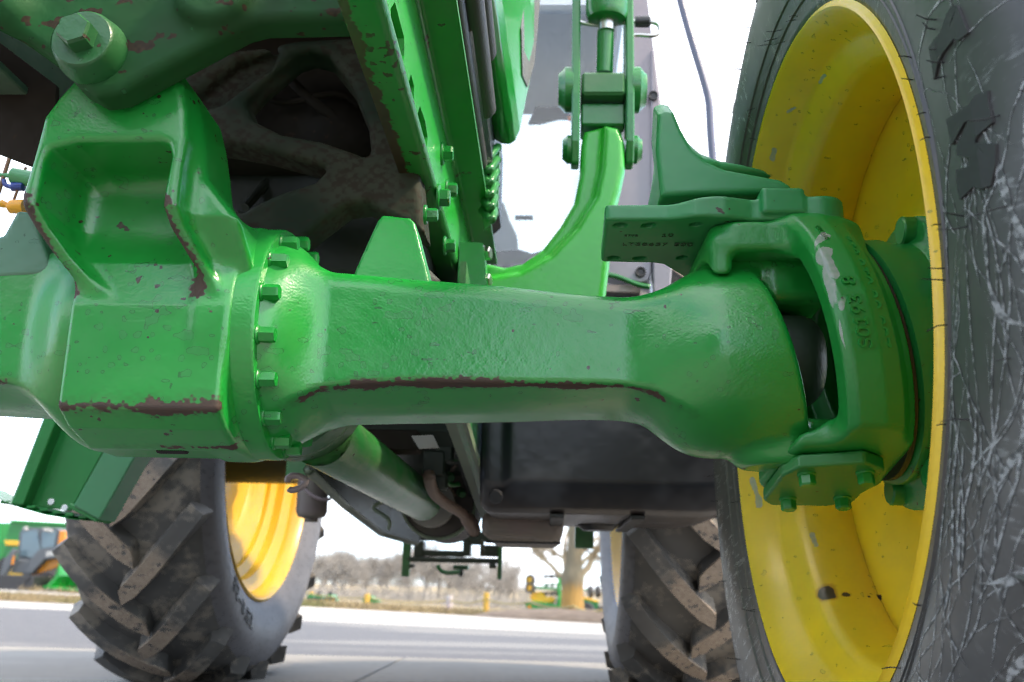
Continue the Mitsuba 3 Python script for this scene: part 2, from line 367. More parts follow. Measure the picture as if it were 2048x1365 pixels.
# left trumpet of the axle, going out of the picture
def f_left(p):
    x, y, z = p
    xm = 2*XC - x
    xc = np.clip(xm, bx[0], bx[-1]); zt, zc, zb = _bt(xc)+.02, _bc(xc), _bb(xc)
    lf = 1-ease(xm, -.38, -.30)
    d = smax(YF-y, z-zt, .03); d = smax(d, y-(2*Y0-YF), .03); d = smax(d, zb-z, .012)
    nx, nz = .085, zc-zb; L = np.sqrt(nx*nx+nz*nz)
    d = smax(d, ((YF-y)*nz+(zc-z)*nx)/L, .008)
    c = np.sqrt((y-Y0)**2+(z-Z0)**2)
    d = d*(1-lf)+(c-.140)*lf
    return np.maximum(d, x+.598)
mat('paint_left', paint(GREEN, .22, chips=.7, rust=.3, lines=[([W(-60, 775, YF), W(0, 770, YF), W(60, 785, 1.14), W(125, 812, 1.115)], .010)], dust=.2), .24, PEEL, .00038, spec=.9, wear=True)
cast('axle_beam', f_left, (-1.05, 1.08, .49), (-.59, 1.45, .86), .006, 'paint_left', TR)
mat('paint_pale', paint((.06, .19, .115), .2, rust=.15, dust=.3, chips=.5), .5, CAST, .0012)
tb = XZ([(-30, 556), (-30, 480), (6, 470), (34, 420), (64, 424), (108, 548)], 1.17)
cast('steering_stop', lambda p: prism(p, tb, 1, 1.17, 1.25, .006), (tb[:, 0].min()-.02, 1.15, tb[:, 1].min()-.02), (tb[:, 0].max()+.02, 1.27, tb[:, 1].max()+.02), .0045, 'paint_pale', TR)
# steering stop on the right beam
sp = XZ([(690, 600), (703, 556), (752, 436), (762, 424), (818, 430), (828, 440), (862, 572), (862, 600)], YF+.01)
top = XZ([(690, 600), (735, 500), (768, 426), (822, 432), (850, 520), (862, 600)], YF+.01)
mat('paint_stop', paint(GREEN, .2, chips=.3, scuff=[([W(775, 445, YF+.01), W(800, 470, YF+.01)], .010)]), .34, PEEL, .0007, coat=.25)
def f_stop(p):
    d = prism(p, sp, 1, YF+.01, YF+.085, .005)
    return smax(d, (YF+.012-p[1]) + (p[2]-sp[:, 1].min()-.05)*.12, .004)
cast('steering_stop', f_stop, (sp[:, 0].min()-.02, YF-.01, sp[:, 1].min()-.01), (sp[:, 0].max()+.02, YF+.11, sp[:, 1].max()+.02), .004, 'paint_stop', TR)

# ================================================================== steering knuckle, hub, brackets
DC = lambda px, py: ray_cyl(px, py, (0, Y0, Z0), .1965)
mat('paint_knuckle', paint((.004, .20, .027), .22, dust=.05, rust=.1, scuff=[([DC(1618, 486), DC(1636, 530), DC(1654, 580), DC(1662, 604)], .0135), ([DC(1652, 500), DC(1667, 545)], .009), ([DC(1668, 600), DC(1700, 760), DC(1706, 850)], .0030), ([DC(1668, 590), DC(1672, 660)], .0022), ([DC(1610, 500), DC(1650, 470)], .007)]), .32, PEEL, .0005, coat=.3, wear=True)
KP = [(.330, .150), (.331, .186), (.340, .195), (.372, .198), (.395, .190), (.408, .172), (.418, .166), (.420, .10), (.395, .10), (.385, .150)]
SHR = .17                                                  # the fork leans with the kingpin
def rotz_y(p, c, a):                                     # local frame of the tilted kingpin, turned about y through c
    x, z = p[0]-c[0], p[2]-c[2]
    return (c[0]+x*math.cos(a)+z*math.sin(a), p[1], c[2]-x*math.sin(a)+z*math.cos(a))
arm_t = rounded(np.array([[.207, 1.185], [.235, 1.165], [.40, 1.160], [.40, 1.40], [.23, 1.40], [.205, 1.36]]), .02)
arm_b = rounded(np.array([[.292, 1.215], [.308, 1.175], [.40, 1.155], [.43, 1.19], [.43, 1.36], [.308, 1.36], [.290, 1.33]]), .015)
CAPN = 0.22                                                # the cap plate slopes: its back edge hangs lower
def f_knuckle(p):
    x, y, z = p
    d = revolve((x+SHR*(z-Z0), y, z), rounded(KP, .006), 0, (0, Y0, Z0))
    c = np.sqrt((y-Y0)**2+(z-Z0)**2)
    d = smax(d, -smax(c-.150, x-.375, .01), .012)
    t = round2(poly2(x, y, arm_t), np.abs(z-.808)-.021, .010)
    t = smin(t, rbox(p, (.220, 1.285, .770), (.014, .115, .042), .010), .015)
    t = smax(t, -(np.sqrt((y-Y0)**2+(z-Z0)**2)-.128), .010)
    d = smin(d, t, .03)
    zs = z + CAPN*(y-1.23)
    b = round2(poly2(x, y, arm_b), np.abs(zs-.541)-.020, .012)
    d = smin(d, smax(b, -(c-.140), .012), .035)
    return smax(d, .5215-zs, .006)
KN = cast('steering_knuckle', f_knuckle, (.19, 1.04, .46), (.45, 1.50, .88), .0042, 'paint_knuckle', TR)
cap = rounded(np.array([[.296, 1.225], [.310, 1.192], [.385, 1.172], [.416, 1.195], [.416, 1.325], [.385, 1.345], [.308, 1.345], [.294, 1.325]]), .006)
mat('paint_cap', paint((.004, .175, .028), .25, dust=.15, rust=.3), .38, PEEL, .0006, coat=.2)
def f_cap(p):
    zs = p[2]+CAPN*(p[1]-1.23)
    return round2(poly2(p[0], p[1], cap), np.abs(zs-.5115)-.0085, .003)
cast('bearing_cap', f_cap, (.25, 1.15, .44), (.44, 1.37, .54), .0035, 'paint_cap', KN)
cn = np.array([0, -CAPN, -1.0]); cn /= np.linalg.norm(cn)
for x, y in ((.325, 1.215), (.395, 1.205), (.325, 1.315), (.395, 1.305)):
    add('bolt', hexbolt((x, y, .503-CAPN*(y-1.23)), cn, .0105, .013, 1.15, spin=x*40), 'paint_bolt', KN, 25)
# raised casting numbers round the drum
def wrap_text(txt, h, x0, phi0, R, depth=.0016):
    m = meshkit.text_mesh(txt, h, depth+.002, True)
    v = m.vertices.copy(); u, w, t = v[:, 0], v[:, 1], v[:, 2]
    ph = phi0 + u/R; r = R - .002 + t
    return trimesh.Trimesh(np.stack([x0-w-SHR*r*np.sin(ph), Y0-r*np.cos(ph), Z0+r*np.sin(ph)], 1), m.faces, process=False)
for txt, x0, py, R in (('S0193  8', .3645, 700, .1970), ('Z35 00 010 012', .3865, 697, .1925)):
    ph = math.asin((W(1700, py, 1.075)[2]-Z0)/R)
    add('casting_number', wrap_text(txt, .0150, x0, ph, R, .0026), 'paint_knuckle', KN, False)
add('casting_number', wrap_text('1000 90', .006, .358, .62, .1975, .001), 'paint_knuckle', KN, False)
# universal joint inside the open end
mat('joint_paint', paint((.018, .045, .022), .3, grime=.3, rust=.2), .45, PEEL, .0005)
def f_joint(p):
    d = cyl(p, (.32, Y0, Z0), 0, .062, .035, .02)
    d = smin(d, rbox(p, (.30, Y0, Z0-.01), (.05, .05, .055), .03), .02)
    return smin(d, cyl(p, (.24, Y0, Z0), 0, .045, .12, .01), .02)
cast('universal_joint', f_joint, (.10, 1.15, .56), (.41, 1.38, .77), .005, 'joint_paint', TR)
# hub
mat('paint_hub', paint((.004, .175, .030), .25, rust=.55, dust=.12, rs=2.2), .36, PEEL, .0006, coat=.2)
def sheared(m):
    v = m.vertices.copy(); v[:, 0] -= SHR*(v[:, 2]-Z0)*np.clip((.475-v[:, 0])/.045, 0, 1); return trimesh.Trimesh(v, m.faces, process=False)
HB = add('wheel_hub', sheared(lathe_x([(.424, .06), (.424, .150), (.430, .163), (.448, .164), (.462, .158), (.472, .160), (.478, .168), (.480, .190), (.483, .196), (.502, .196), (.505, .190), (.505, .06)], (0, Y0, Z0), 120)), 'paint_hub', TR, 30)
add('seal', sheared(lathe_x([(.4175, .10), (.4175, .158), (.4245, .158), (.4245, .10)], (0, Y0, Z0), 96)), mat('rubber_seal', (.008, .008, .008), .5), HB)
for k in range(8):
    a = math.radians(19+45*k)
    add('bolt', align(lathe([(0, .016), (.017, .016), (.0195, .0135), (.0195, -.002), (0, -.002)], 32), (.479, Y0+.176*math.cos(a), Z0+.176*math.sin(a)), (-1, 0, 0)), 'paint_hub', HB, 30)

# fender bracket on top of the knuckle: a slab with six holes seen from below and a second curved bracket
mat('paint_bracket', paint((.014, .24, .07), .25, dust=.15, rust=.35, grime=.12), .42, CAST, .0008, coat=.15)
zb0 = W(1230, 445, 1.165)[2]
y1 = 1.165; zb0 = .828
slab = rounded(np.array([WZ(x, y, zb0)[[0, 1]] for x, y in ((1212, 444), (1322, 446), (1380, 432), (1430, 424), (1480, 432), (1530, 462), (1640, 455), (1640, 520), (1500, 600), (1440, 590), (1400, 560), (1345, 532), (1320, 530), (1210, 530))]), .004)
print('slab', slab.min(0), slab.max(0))
slab = rounded(np.array([[.069, 1.168], [.150, 1.166], [.185, 1.158], [.225, 1.160], [.26, 1.17], [.36, 1.165], [.365, 1.36], [.24, 1.42], [.205, 1.41], [.165, 1.345], [.150, 1.338], [.073, 1.335]]), .006)
holes = [(x, y) for x in (.090, .128, .190) for y in (1.188, 1.318)]
def f_bracket(p):
    x, y, z = p
    d = round2(poly2(x, y, slab), np.abs(z-(zb0+.011+.006*ease(x, .15, .21)))-.011-.004*ease(x, .15, .22), .004)
    d = smin(d, rbox(p, (.30, 1.185, zb0+.027), (.028, .025, .018), .005), .006)
    d = smin(d, smax(cyl(p, (.352, 1.185, zb0-.0), 2, .030, .032, .005), -(np.sqrt((x-.30)**2+(y-1.27)**2)-.07), .006), .010)
    for a, b in holes:
        d = np.maximum(d, -cyl(p, (a, b, zb0), 2, .0088, .012, .001))
    return d
BR = cast('fender_bracket', f_bracket, (.05, 1.13, .78), (.40, 1.44, .90), .0036, 'paint_bracket', TR)
def under_text(txt, h, x, y):
    m = meshkit.text_mesh(txt, h, .0012); v = m.vertices
    return trimesh.Trimesh(np.stack([x+v[:, 0], y-v[:, 1]*1.0, zb0-v[:, 2]+.0003], 1), m.faces, process=False)
mat('paint_number', paint((.01, .05, .018), .3, rust=.6), .5)
for txt, h, x, y in (('5705', .0055, .098, 1.226), ('10', .010, .148, 1.226), ('LT38637  E00', .0105, .098, 1.262)):
    add('casting_number', under_text(txt, h, x, y), 'paint_number', BR, False)
# upper bracket: foot slab and concave upright
up = rounded(np.array([W(x, y, 1.20)[[0, 2]] for x, y in ((1322, 392), (1312, 300), (1316, 226), (1330, 219), (1347, 222), (1362, 258), (1384, 296), (1412, 322), (1452, 338), (1490, 345), (1560, 358), (1582, 370), (1586, 388), (1540, 384), (1400, 388), (1330, 392))]), .004)
def f_up(p):
    x, y, z = p
    k = ease(z, .915, .950)
    v = z - .75*np.clip(y-1.205, 0, .2)*k                  # the upright leans back, so its hollow edge looks down at the yard
    depth = 1.35 - .088*k
    d = round2(poly2(x, v, up), np.maximum(1.20-y, y-depth), .007)
    return d*.8
cast('fender_support', f_up, (.10, 1.17, .84), (.36, 1.37, 1.10), .004, 'paint_bracket', TR)

# ================================================================== wheels
RIM_P = np.array([(-.004, .466), (-.008, .458), (-.003, .450), (.012, .441), (.028, .431), (.040, .428), (.052, .420), (.066, .398), (.085, .388), (.130, .386), (.155, .392), (.185, .414), (.300, .426)])
def RB_(px, py):                                          # the point of the rim's inside that a view ray meets
    d = ray(px, py); t = np.linspace(.5, 3, 6000)[:, None]; q = CAM+d*t
    r = np.hypot(q[:, 1]-Y0, q[:, 2]-Z0); R = np.interp(q[:, 0]-.341, RIM_P[2:, 0], RIM_P[2:, 1])
    k = np.nonzero((q[:, 0] > .341) & (r > R) & (np.arange(6000) > np.argmax(r < .38)))[0]; return q[k[0]]
mat('rim_yellow', paint((.70, .53, .006), .12, grime=.08, dust=.12, chips=.25, spots=[(RB_(1655, 1183), .017), (RB_(1692, 1190), .008), (RB_(1760, 1197), .007), (RB_(1738, 1194), .004)], scuff=[([RB_(1505, 960), RB_(1520, 1010)], .007), ([RB_(1625, 1070), RB_(1632, 1090)], .006), ([RB_(1575, 225), RB_(1590, 215)], .004), ([RB_(1640, 165), RB_(1650, 150)], .004), ([RB_(1550, 300), RB_(1545, 320)], .006)]), .36, CAST, .0004, coat=.3)
def rubber(p, n, uv):
    b = fbm(p.x*9, p.y*9, p.z*9, 3); f = fbm(p.x*120, p.y*120, p.z*120, 2)
    c = mix((.030, .0295, .029), (.066, .065, .064), b)
    ph = dr.atan2(p.z-Z0, Y0-p.y); r = dr.sqrt(dr.square(p.y-Y0)+dr.square(p.z-Z0))
    st = fbm(r*60, ph*210+5*noise(r*20, ph*9), p.x*5, 3)*.6 + .4*fbm(r*90, ph*40, 5, 3)
    c = mix(c, (.22, .23, .235), .6*smoothstep(.54, .70, st)*smoothstep(.35, .6, fbm(ph*4+9, r*9, 2, 2)))
    return mix(c, (.08, .077, .07), .55*smoothstep(.52, .85, fbm(p.x*18, p.y*18+8, p.z*18, 3))*(.5+.5*f))
mat('front_rubber', rubber, .42, CAST, .0006)
FW = (.341, Y0, Z0)
fw = TR+'__front_wheel'
add('rim', lathe_x([(-.001, .4565), (-.005, .4535), (-.002, .4495), (.012, .441), (.028, .431), (.040, .428), (.052, .420), (.066, .398), (.085, .388), (.130, .386), (.155, .392), (.185, .414), (.300, .426), (.318, .440), (.326, .458), (.330, .466),
    (.322, .470), (.300, .452), (.180, .436), (.150, .405), (.085, .402), (.055, .438), (.020, .452), (.004, .470)], FW, 220), 'rim_yellow', fw, 40)
add('wheel_disc', lathe_x([(.150, .418), (.166, .40), (.172, .36), (.186, .31), (.190, .26), (.176, .215), (.166, .20), (.166, .05), (.178, .05), (.178, .20), (.200, .26), (.197, .31), (.184, .36), (.180, .418)], FW, 160), 'rim_yellow', fw, 40)
FP = np.array([(.003, .4568), (-.002, .470), (-.004, .486), (-.012, .505), (-.019, .53), (-.0225, .565), (-.021, .60), (-.013, .635), (.004, .665), (.022, .684), (.050, .694), (.19, .705), (.33, .694), (.358, .684), (.376, .665), (.393, .635), (.401, .60), (.402, .565), (.398, .53), (.388, .505), (.376, .486), (.374, .474), (.366, .462)])
add('tyre', lathe_x([tuple(v) for v in FP]+[(.30, .455), (.06, .455)], FW, 240), 'front_rubber', fw, 60)
_ro = FP[:10]
def side(r, off=0.0): return FW[0] + np.interp(r, _ro[:, 1], _ro[:, 0]) - off
# ridges of the sidewall
for r0 in (.488, .508):
    add('sidewall_rib', lathe_x([(side(r0-.002)-FW[0]+.002, r0-.0025), (side(r0)-FW[0]-.0022, r0), (side(r0+.002)-FW[0]+.002, r0+.0025)], FW, 200), 'front_rubber', fw, 60)
def lug_mesh(c, Xc, side_s, phi0, Rb, half, height, w0, w1, span, n=9, dirx=1, drop=.05):
    s = np.linspace(0, 1, n); rows = []
    for k in range(n):
        a = (-.03 + (half+.03)*s[k]); ph = phi0 + span*s[k]**1.15
        rb = Rb - drop*max(0, (a/half))**3
        t = np.array([span*1.15*Rb*s[k]**.15, (half+.03)]); t /= np.linalg.norm(t); nn = np.array([t[1], -t[0]])
        for (w, r) in ((-w0, rb-.012), (-w1, rb+height), (w1, rb+height), (w0, rb-.012)):
            dphi = ph + nn[0]*w/2/Rb; da = a + nn[1]*w/2
            rows.append((Xc+side_s*da*dirx, c[1]-r*math.cos(dphi), c[2]+r*math.sin(dphi)))
    v = np.array(rows); f = []
    for k in range(n-1):
        for j in range(4):
            a, b = k*4+j, k*4+(j+1) % 4
            f += [[a, b, b+4], [a, b+4, a+4]]
    f += [[0, 2, 1], [0, 3, 2], [4*n-4, 4*n-3, 4*n-2], [4*n-4, 4*n-2, 4*n-1]]
    m = trimesh.Trimesh(v, f, process=False); trimesh.repair.fix_normals(m); return m
for k in range(17):
    for sd in (-1, 1):
        add('lug', lug_mesh(FW, FW[0]+.19, sd, k*2*PI/17+(PI/17 if sd > 0 else 0), .700, .178, .032, .07, .045, .30, 7), 'front_rubber', fw, 25)
# raised lettering of the sidewall (only its big block letters can be made out)
def on_side(px, py, off):
    q = WX(px, py, FW[0]-.02); r = math.hypot(q[1]-Y0, q[2]-Z0)
    return q[1], q[2]
def side_poly(pxs, h=.0022):
    from shapely import Polygon
    P = np.array([on_side(x, y, 0) for x, y in pxs]); g = Polygon(P).buffer(0)
    def lay(g, off):
        m = trimesh.creation.extrude_polygon(g, .001, engine='earcut'); return m
    m = trimesh.creation.extrude_polygon(g, h, engine='earcut'); m = m.subdivide_to_size(.02)
    v = m.vertices; r = np.hypot(v[:, 0]-Y0, v[:, 1]-Z0)
    return trimesh.Trimesh(np.stack([side(r)-v[:, 2]-.0002, v[:, 0], v[:, 1]], 1), m.faces, process=False)
mat('letter_rubber', (.017, .017, .0175), .6)
for pxs in ([(1866, 96), (1890, 66), (1902, 28), (1912, 10), (1918, 12), (1938, 66), (1924, 82), (1916, 78), (1896, 106), (1886, 130), (1876, 160), (1872, 130)],
            [(1902, 240), (1930, 222), (1948, 208), (1956, 190), (1972, 182), (1974, 205), (1982, 245), (1962, 272), (1958, 286), (1988, 288), (1989, 330), (1984, 372), (1968, 380), (1956, 374), (1932, 400), (1926, 378), (1924, 340), (1946, 334), (1950, 316), (1926, 312), (1924, 298), (1946, 240), (1938, 246), (1916, 290), (1910, 275)]):
    add('letter', side_poly(pxs), 'letter_rubber', fw, False)
def ring_text(txt, h, r0, phi_deg, bsdf='letter_rubber', sgn=1):
    m = meshkit.text_mesh(txt, h, .0018); v = m.vertices
    ph = math.radians(phi_deg) - sgn*v[:, 0]/r0; r = r0 + sgn*v[:, 1]
    y, z = Y0-r*np.cos(ph), Z0+r*np.sin(ph)
    return trimesh.Trimesh(np.stack([side(r)-v[:, 2]-.0002, y, z], 1), m.faces[:, ::-1], process=False)
add('lettering', ring_text('380/85 R30', .020, .513, 52), 'letter_rubber', fw, False)
# moulding hairs and strands of dried film on the sidewall
hair, strand = [], []
for k in range(150):
    ph = rng.uniform(0, 2*PI); r = rng.choice([.478, .50, .57, .62, .66, .684]) + rng.uniform(-.004, .004)
    c = np.array([side(r), Y0-r*math.cos(ph), Z0+r*math.sin(ph)]); L = rng.uniform(.008, .024)
    d = np.array([-1, rng.uniform(-.25, .25), rng.uniform(-.25, .25)]) if r < .67 else np.array([-.8, -.5*math.cos(ph), .5*math.sin(ph)])
    d /= np.linalg.norm(d); hair.append(tube([c-d*.002, c+d*L*.5+rng.normal(0, .0007, 3), c+d*L+rng.normal(0, .0015, 3)], [.0007, .0006, .0004], 5))
hk = add('moulding_hair', join(*hair), mat('hair_rubber', (.008, .008, .009), .5), fw, True); labels[hk] = {'kind': 'stuff', 'label': 'short black rubber moulding hairs'}
for k in range(150):
    ph = rng.uniform(-1.1, 1.3) if k % 4 else rng.uniform(0, 2*PI)
    if k > 70: ph = rng.uniform(-.75, -.02); r = rng.uniform(.50, .685)
    n = 26; dirn = rng.uniform(-PI, PI) if rng.random() < .22 else rng.choice([-1, 1])*(PI/2) + rng.normal(0, .30); P = []; st = rng.uniform(.004, .010)
    for i in range(n):
        P.append((side(r, .0012), Y0-r*math.cos(ph), Z0+r*math.sin(ph)))
        dirn += rng.normal(0, .11); r = np.clip(r+math.cos(dirn)*st*.8, .492, .688); ph += math.sin(dirn)*st/r
    Q = curve(P, 48); wd = (rng.uniform(.0004, .0011) if rng.random() < .8 else rng.uniform(.0015, .0042))*(.35+.65*np.abs(np.sin(np.linspace(.1, rng.uniform(3, 12), 48))))*np.minimum(1, 6*np.minimum(np.linspace(0, 1, 48), np.linspace(1, 0, 48))+.15)
    tg = np.gradient(Q[:, 1:], axis=0); tg /= np.linalg.norm(tg, axis=1, keepdims=True); nr = np.stack([-tg[:, 1], tg[:, 0]], 1)
    ring = []
    for sg in (-1, 1):
        S = Q.copy(); S[:, 1:] += sg*wd[:, None]*nr; S[:, 0] = side(np.hypot(S[:, 1]-Y0, S[:, 2]-Z0), .0007); ring.append(S)
    vv = np.vstack(ring); kk = np.arange(47); strand.append(trimesh.Trimesh(vv, np.vstack([np.c_[kk, kk+1, kk+49], np.c_[kk, kk+49, kk+48]]), process=False))
def film(p, n, uv):
    f = fbm(p.x*210, p.y*210, p.z*210, 3); return mix((.045, .047, .048), (.25, .26, .265), smoothstep(.36, .62, f))
sk = add('film_strand', join(*strand), mat('film', film, .6), fw, True); labels[sk] = {'kind': 'stuff', 'label': 'pale dried strands on the black sidewall'}

# rear wheels
LUGR = {}
def rear_rubber(c, Rt):
    def fn(p, n, uv):
        r = dr.sqrt(dr.square(p.y-c[1])+dr.square(p.z-c[2]))
        b = fbm(p.x*8, p.y*8, p.z*8, 3); f = fbm(p.x*60, p.y*60, p.z*60, 3); s = fbm(p.x*160, p.y*160, p.z*160, 2)
        col = mix((.045, .045, .046), (.12, .118, .112), b)
        mud = smoothstep(.47, .66, fbm(p.x*12, p.y*12+5, p.z*12, 3)*.7+.3*f)
        col = mix(col, (.26, .23, .19), .75*mud)
        return mix(col, mix((.21, .165, .125), (.36, .29, .23), s), smoothstep(Rt-.010, Rt-.003, r)*smoothstep(.26, .44, f))
    return fn
def side_rubber(p, n, uv):
    b = fbm(p.x*7, p.y*7, p.z*7, 3); f = fbm(p.x*70, p.y*70, p.z*70, 3)
    return mix(mix((.075, .075, .084), (.14, .14, .155), b), (.05, .05, .055), .5*smoothstep(.5, .8, f))
mat('sidewall_grey', side_rubber, .55)
mat('rim_yellow_rear', paint((.50, .345, .006), .12, grime=.05, dust=.12), .33, None, coat=.3)
RW = {}
def rear_wheel(X_lip, sgn, Yc, Zc, Rt, twist, label):
    w = numbered(TR+'__rear_wheel')
    c = (X_lip, Yc, Zc); half = .225; Xm = X_lip + sgn*.205
    key = mat(f'rear_rubber_{len(RW)}', rear_rubber(c, Rt), .6, CAST, .003); RW[w] = 1
    s = Rt/.93
    add('rim', lathe_x([(-.004, .604*s), (-.010, .596*s), (-.004, .588*s), (.030, .572*s), (.055, .570*s), (.075, .540*s), (.082, .525*s), (.115, .522*s), (.125, .505*s), (.135, .490*s), (.17, .488*s), (.40, .53*s), (.46, .604*s), (.44, .60*s), (.18, .515*s), (.14, .51*s), (.09, .55*s), (.05, .59*s)], c, 160, sgn), 'rim_yellow_rear', w, 40)
    add('wheel_disc', lathe_x([(.150, .50*s), (.165, .44*s), (.205, .40*s), (.21, .30*s), (.19, .26*s), (.19, .05), (.205, .05), (.205, .26*s), (.225, .30*s), (.22, .40*s), (.18, .45*s), (.165, .51*s)], c, 120, sgn), 'rim_yellow_rear', w, 40)
    Rb = Rt-.052
    add('tyre', lathe_x([(-.020, Rb-.055), (.005, Rb-.024), (.07, Rb-.005), (.205, Rb), (.34, Rb-.005), (.405, Rb-.024), (.430, Rb-.055), (.41, Rb-.10), (0, Rb-.10)], c, 160, sgn), key, w, 60)
    add('sidewall', lathe_x([(.010, .597*s), (-.008, .612*s), (-.020, .64*s), (-.042, .69*s), (-.048, .74*s), (-.040, .79*s), (-.0205, Rb-.055), (-.013, Rb-.045), (.02, Rb-.11), (.02, .62*s)], c, 160, sgn), 'sidewall_grey', w, 60)
    N = 21
    for k in range(N):
        for sd in (-1, 1):
            add('lug', lug_mesh(c, Xm, sd, twist+k*2*PI/N+(PI/N if sd > 0 else 0), Rb, half,   .052, .080, .052, .32, 9, 1, .045), key, w, 25)
    return w, c, s
def rear_text(w, c, s, txt, h, r0, phi_deg):
    m = meshkit.text_mesh(txt, h, .004, True); v = m.vertices
    ph = math.radians(phi_deg)+v[:, 0]/r0; r = r0-v[:, 1]
    xs = np.interp(r, [.612*s, .64*s, .69*s, .74*s, .79*s], [.008, .020, .042, .048, .040])
    add('lettering', trimesh.Trimesh(np.stack([c[0]+xs+v[:, 2]-.0005, c[1]-r*np.cos(ph), c[2]+r*np.sin(ph)], 1), m.faces, process=False), 'letter_rubber', w, False)
wl, cl, sl = rear_wheel(-1.105, -1, 3.76, .885, .93, .06, '')
rear_text(wl, cl, sl, '18.4-38', .055, .735, -72)
wr, cr, sr = rear_wheel(.285, 1, 3.76, .885, .93, .17, '')


# ================================================================== front bolster, frame rails, castings above the axle
mat('paint_bolster', paint((.003, .095, .016), .3, rust=.85, grime=.6, chips=.2), .7, CAST, .0012, spec=.25)
BY = .985
bo = rounded(XZ([(-120, -50), (0, 40), (108, 118), (148, 166), (190, 190), (236, 182), (290, 152), (400, 94), (482, 50), (520, 40), (700, 36), (700, -120), (-120, -120)], BY), .006)
pv = W(186, 104, BY)
def f_bolster(p):
    d = prism(p, bo, 1, BY, BY+.048, .012)
    d = smin(d, cyl(p, (W(430, -10, BY)[0], BY, W(430, -10, BY)[2]), 1, .045, .02, .012), .02)
    d = smin(d, sphere(p, W(20, 20, BY), .022), .03)
    return d
BOL = cast('bolster', f_bolster, (bo[:, 0].min()+.02, BY-.06, bo[:, 1].min()-.03), (bo[:, 0].max()-.0, BY+.08, bo[:, 1].max()-.01), .005, 'paint_bolster', TR, 'grimy green front casting plate')
mat('paint_pin', paint((.003, .10, .02), .3, rust=.35, grime=.2, dust=.12, chips=.4), .42, PEEL, .0006, coat=.2)
PV = add('pivot_washer', align(lathe([(0, .030), (.034, .030), (.037, .027), (.042, .004), (.042, -.004), (0, -.004)], 60), pv, (0, -1, 0)), 'paint_pin', TR, 35)
add('bolt', hexbolt(pv+np.array([0, -.030, 0]), (0, -1, 0), .0205, .022, 0, spin=.35), 'paint_pin', PV, 25)
mat('paint_rail', paint((.005, .19, .022), .22, rust=.75, rs=1.3, dust=.15, grime=.12, lines=[([np.array([-.236, y, .981]) for y in (.8, 1.2, 1.6)], .010)], spots=[(WZ(795, 380, .98), .016)]), .34, PEEL, .0006, coat=.3)
ZR, XW = .98, -.189
def sweep_y(P, y0, y1, cuts=24):                        # closed profile in (x, z) swept along y
    P = np.array(P); n = len(P); ys = np.linspace(y0, y1, cuts)
    v = np.vstack([np.c_[P[:, 0], np.full(n, y), P[:, 1]] for y in ys]); f = []
    for r in range(cuts-1):
        for i in range(n):
            j = (i+1) % n; f += [[r*n+i, r*n+j, r*n+n+j], [r*n+i, r*n+n+j, r*n+n+i]]
    m = trimesh.Trimesh(v, f, process=False); trimesh.repair.fix_normals(m); return m
arc = lambda cx, cz, r, a0, a1, n=9: [(cx+r*math.cos(math.radians(t)), cz+r*math.sin(math.radians(t))) for t in np.linspace(a0, a1, n)]
RR = .013
low_p = [(-.2395, ZR)] + arc(XW-RR, ZR+RR, RR, -90, 0) + arc(XW-RR, ZR+RR, RR-.009, 0, -90) + [(-.2395, ZR+.009)]
top_p = arc(XW+.010, ZR+.142, .010, 180, 90, 6) + [(-.135, ZR+.152), (-.135, ZR+.161)] + arc(XW+.010, ZR+.142, .019, 90, 180, 6)
RAIL = add('frame_rail', sweep_y(low_p, .67, 2.23), 'paint_rail', TR, 50, 'rust spotted green frame rail with slots')
add('top_flange', sweep_y(top_p, .67, 2.23), 'paint_rail', RAIL, 50)
mat('paint_web', paint((.008, .27, .022), .15, dust=.08, chips=.2), .28, PEEL, .0006, coat=.5)
slots = [np.array([WX(x, y, XW)[1:] for x, y in s]) for s in ([(782, 20), (790, 8), (798, 40), (808, 78), (808, 110), (803, 137), (792, 110), (783, 70)], [(817, 170), (822, 152), (828, 175), (827, 200), (821, 206), (817, 190)], [(835, 232), (840, 215), (850, 245), (855, 275), (852, 312), (842, 290), (836, 262)])]
from shapely import Polygon as _Pg
wb = _Pg([(.67, ZR+RR), (2.23, ZR+RR), (2.23, ZR+.142), (.67, ZR+.142)])
for s in slots: wb = wb.difference(_Pg(s).buffer(.004).buffer(-.002))
wm = trimesh.creation.extrude_polygon(wb, .009, engine='earcut'); v = wm.vertices
add('web', trimesh.Trimesh(np.stack([XW-.009+v[:, 2], v[:, 0], v[:, 1]], 1), wm.faces, process=False), 'paint_web', RAIL, False)
mat('paint_rail_far', paint((.035, .09, .06), .25, rust=.5, dust=.4), .5, CAST, .0008)
add('frame_rail', join(box((-.728, 1.45, ZR+.006), (.052, 1.5, .012), .002), box((-.757, 1.45, ZR+.07), (.010, 1.5, .15), .002)), 'paint_rail_far', TR)
mat('paint_clean', paint((.004, .16, .022), .15, dust=.05), .26, PEEL, .0004, coat=.5)
for px, py, r in ((884, 308, .0135), (877, 396, .0155), (893, 380, .0125), (889, 492, .0115), (850, 430, .010)):
    add('bolt', hexbolt(WX(px, py, XW+.001), (1, 0, 0), r, .016, 1.5, spin=px), 'paint_clean', RAIL, 25)
add('rail_cap', box((-.162, 1.5, ZR+.166), (.040, 1.4, .012), .003), 'paint_clean', TR)
# bracket at the end of the rail with two bright bolts
bk = XZ([(920, 484), (966, 486), (974, 575), (974, 640), (914, 640), (914, 575)], 1.80)
mat('paint_lime', paint((.03, .36, .05), .15, dust=.05, chips=.2), .3, PEEL, .0006, coat=.5)
add('arm_bracket', plate(rounded(bk, .004), 1, 1.80, 1.93, .004), 'paint_clean', TR)
mat('zinc', (.60, .60, .58), .28, metallic=1.0)
for px, py in ((966, 508), (966, 562)):
    add('bolt', hexbolt(W(px, py, 1.84), (1, -.25, 0), .014, .014, 1.3), 'zinc', TR, 25)
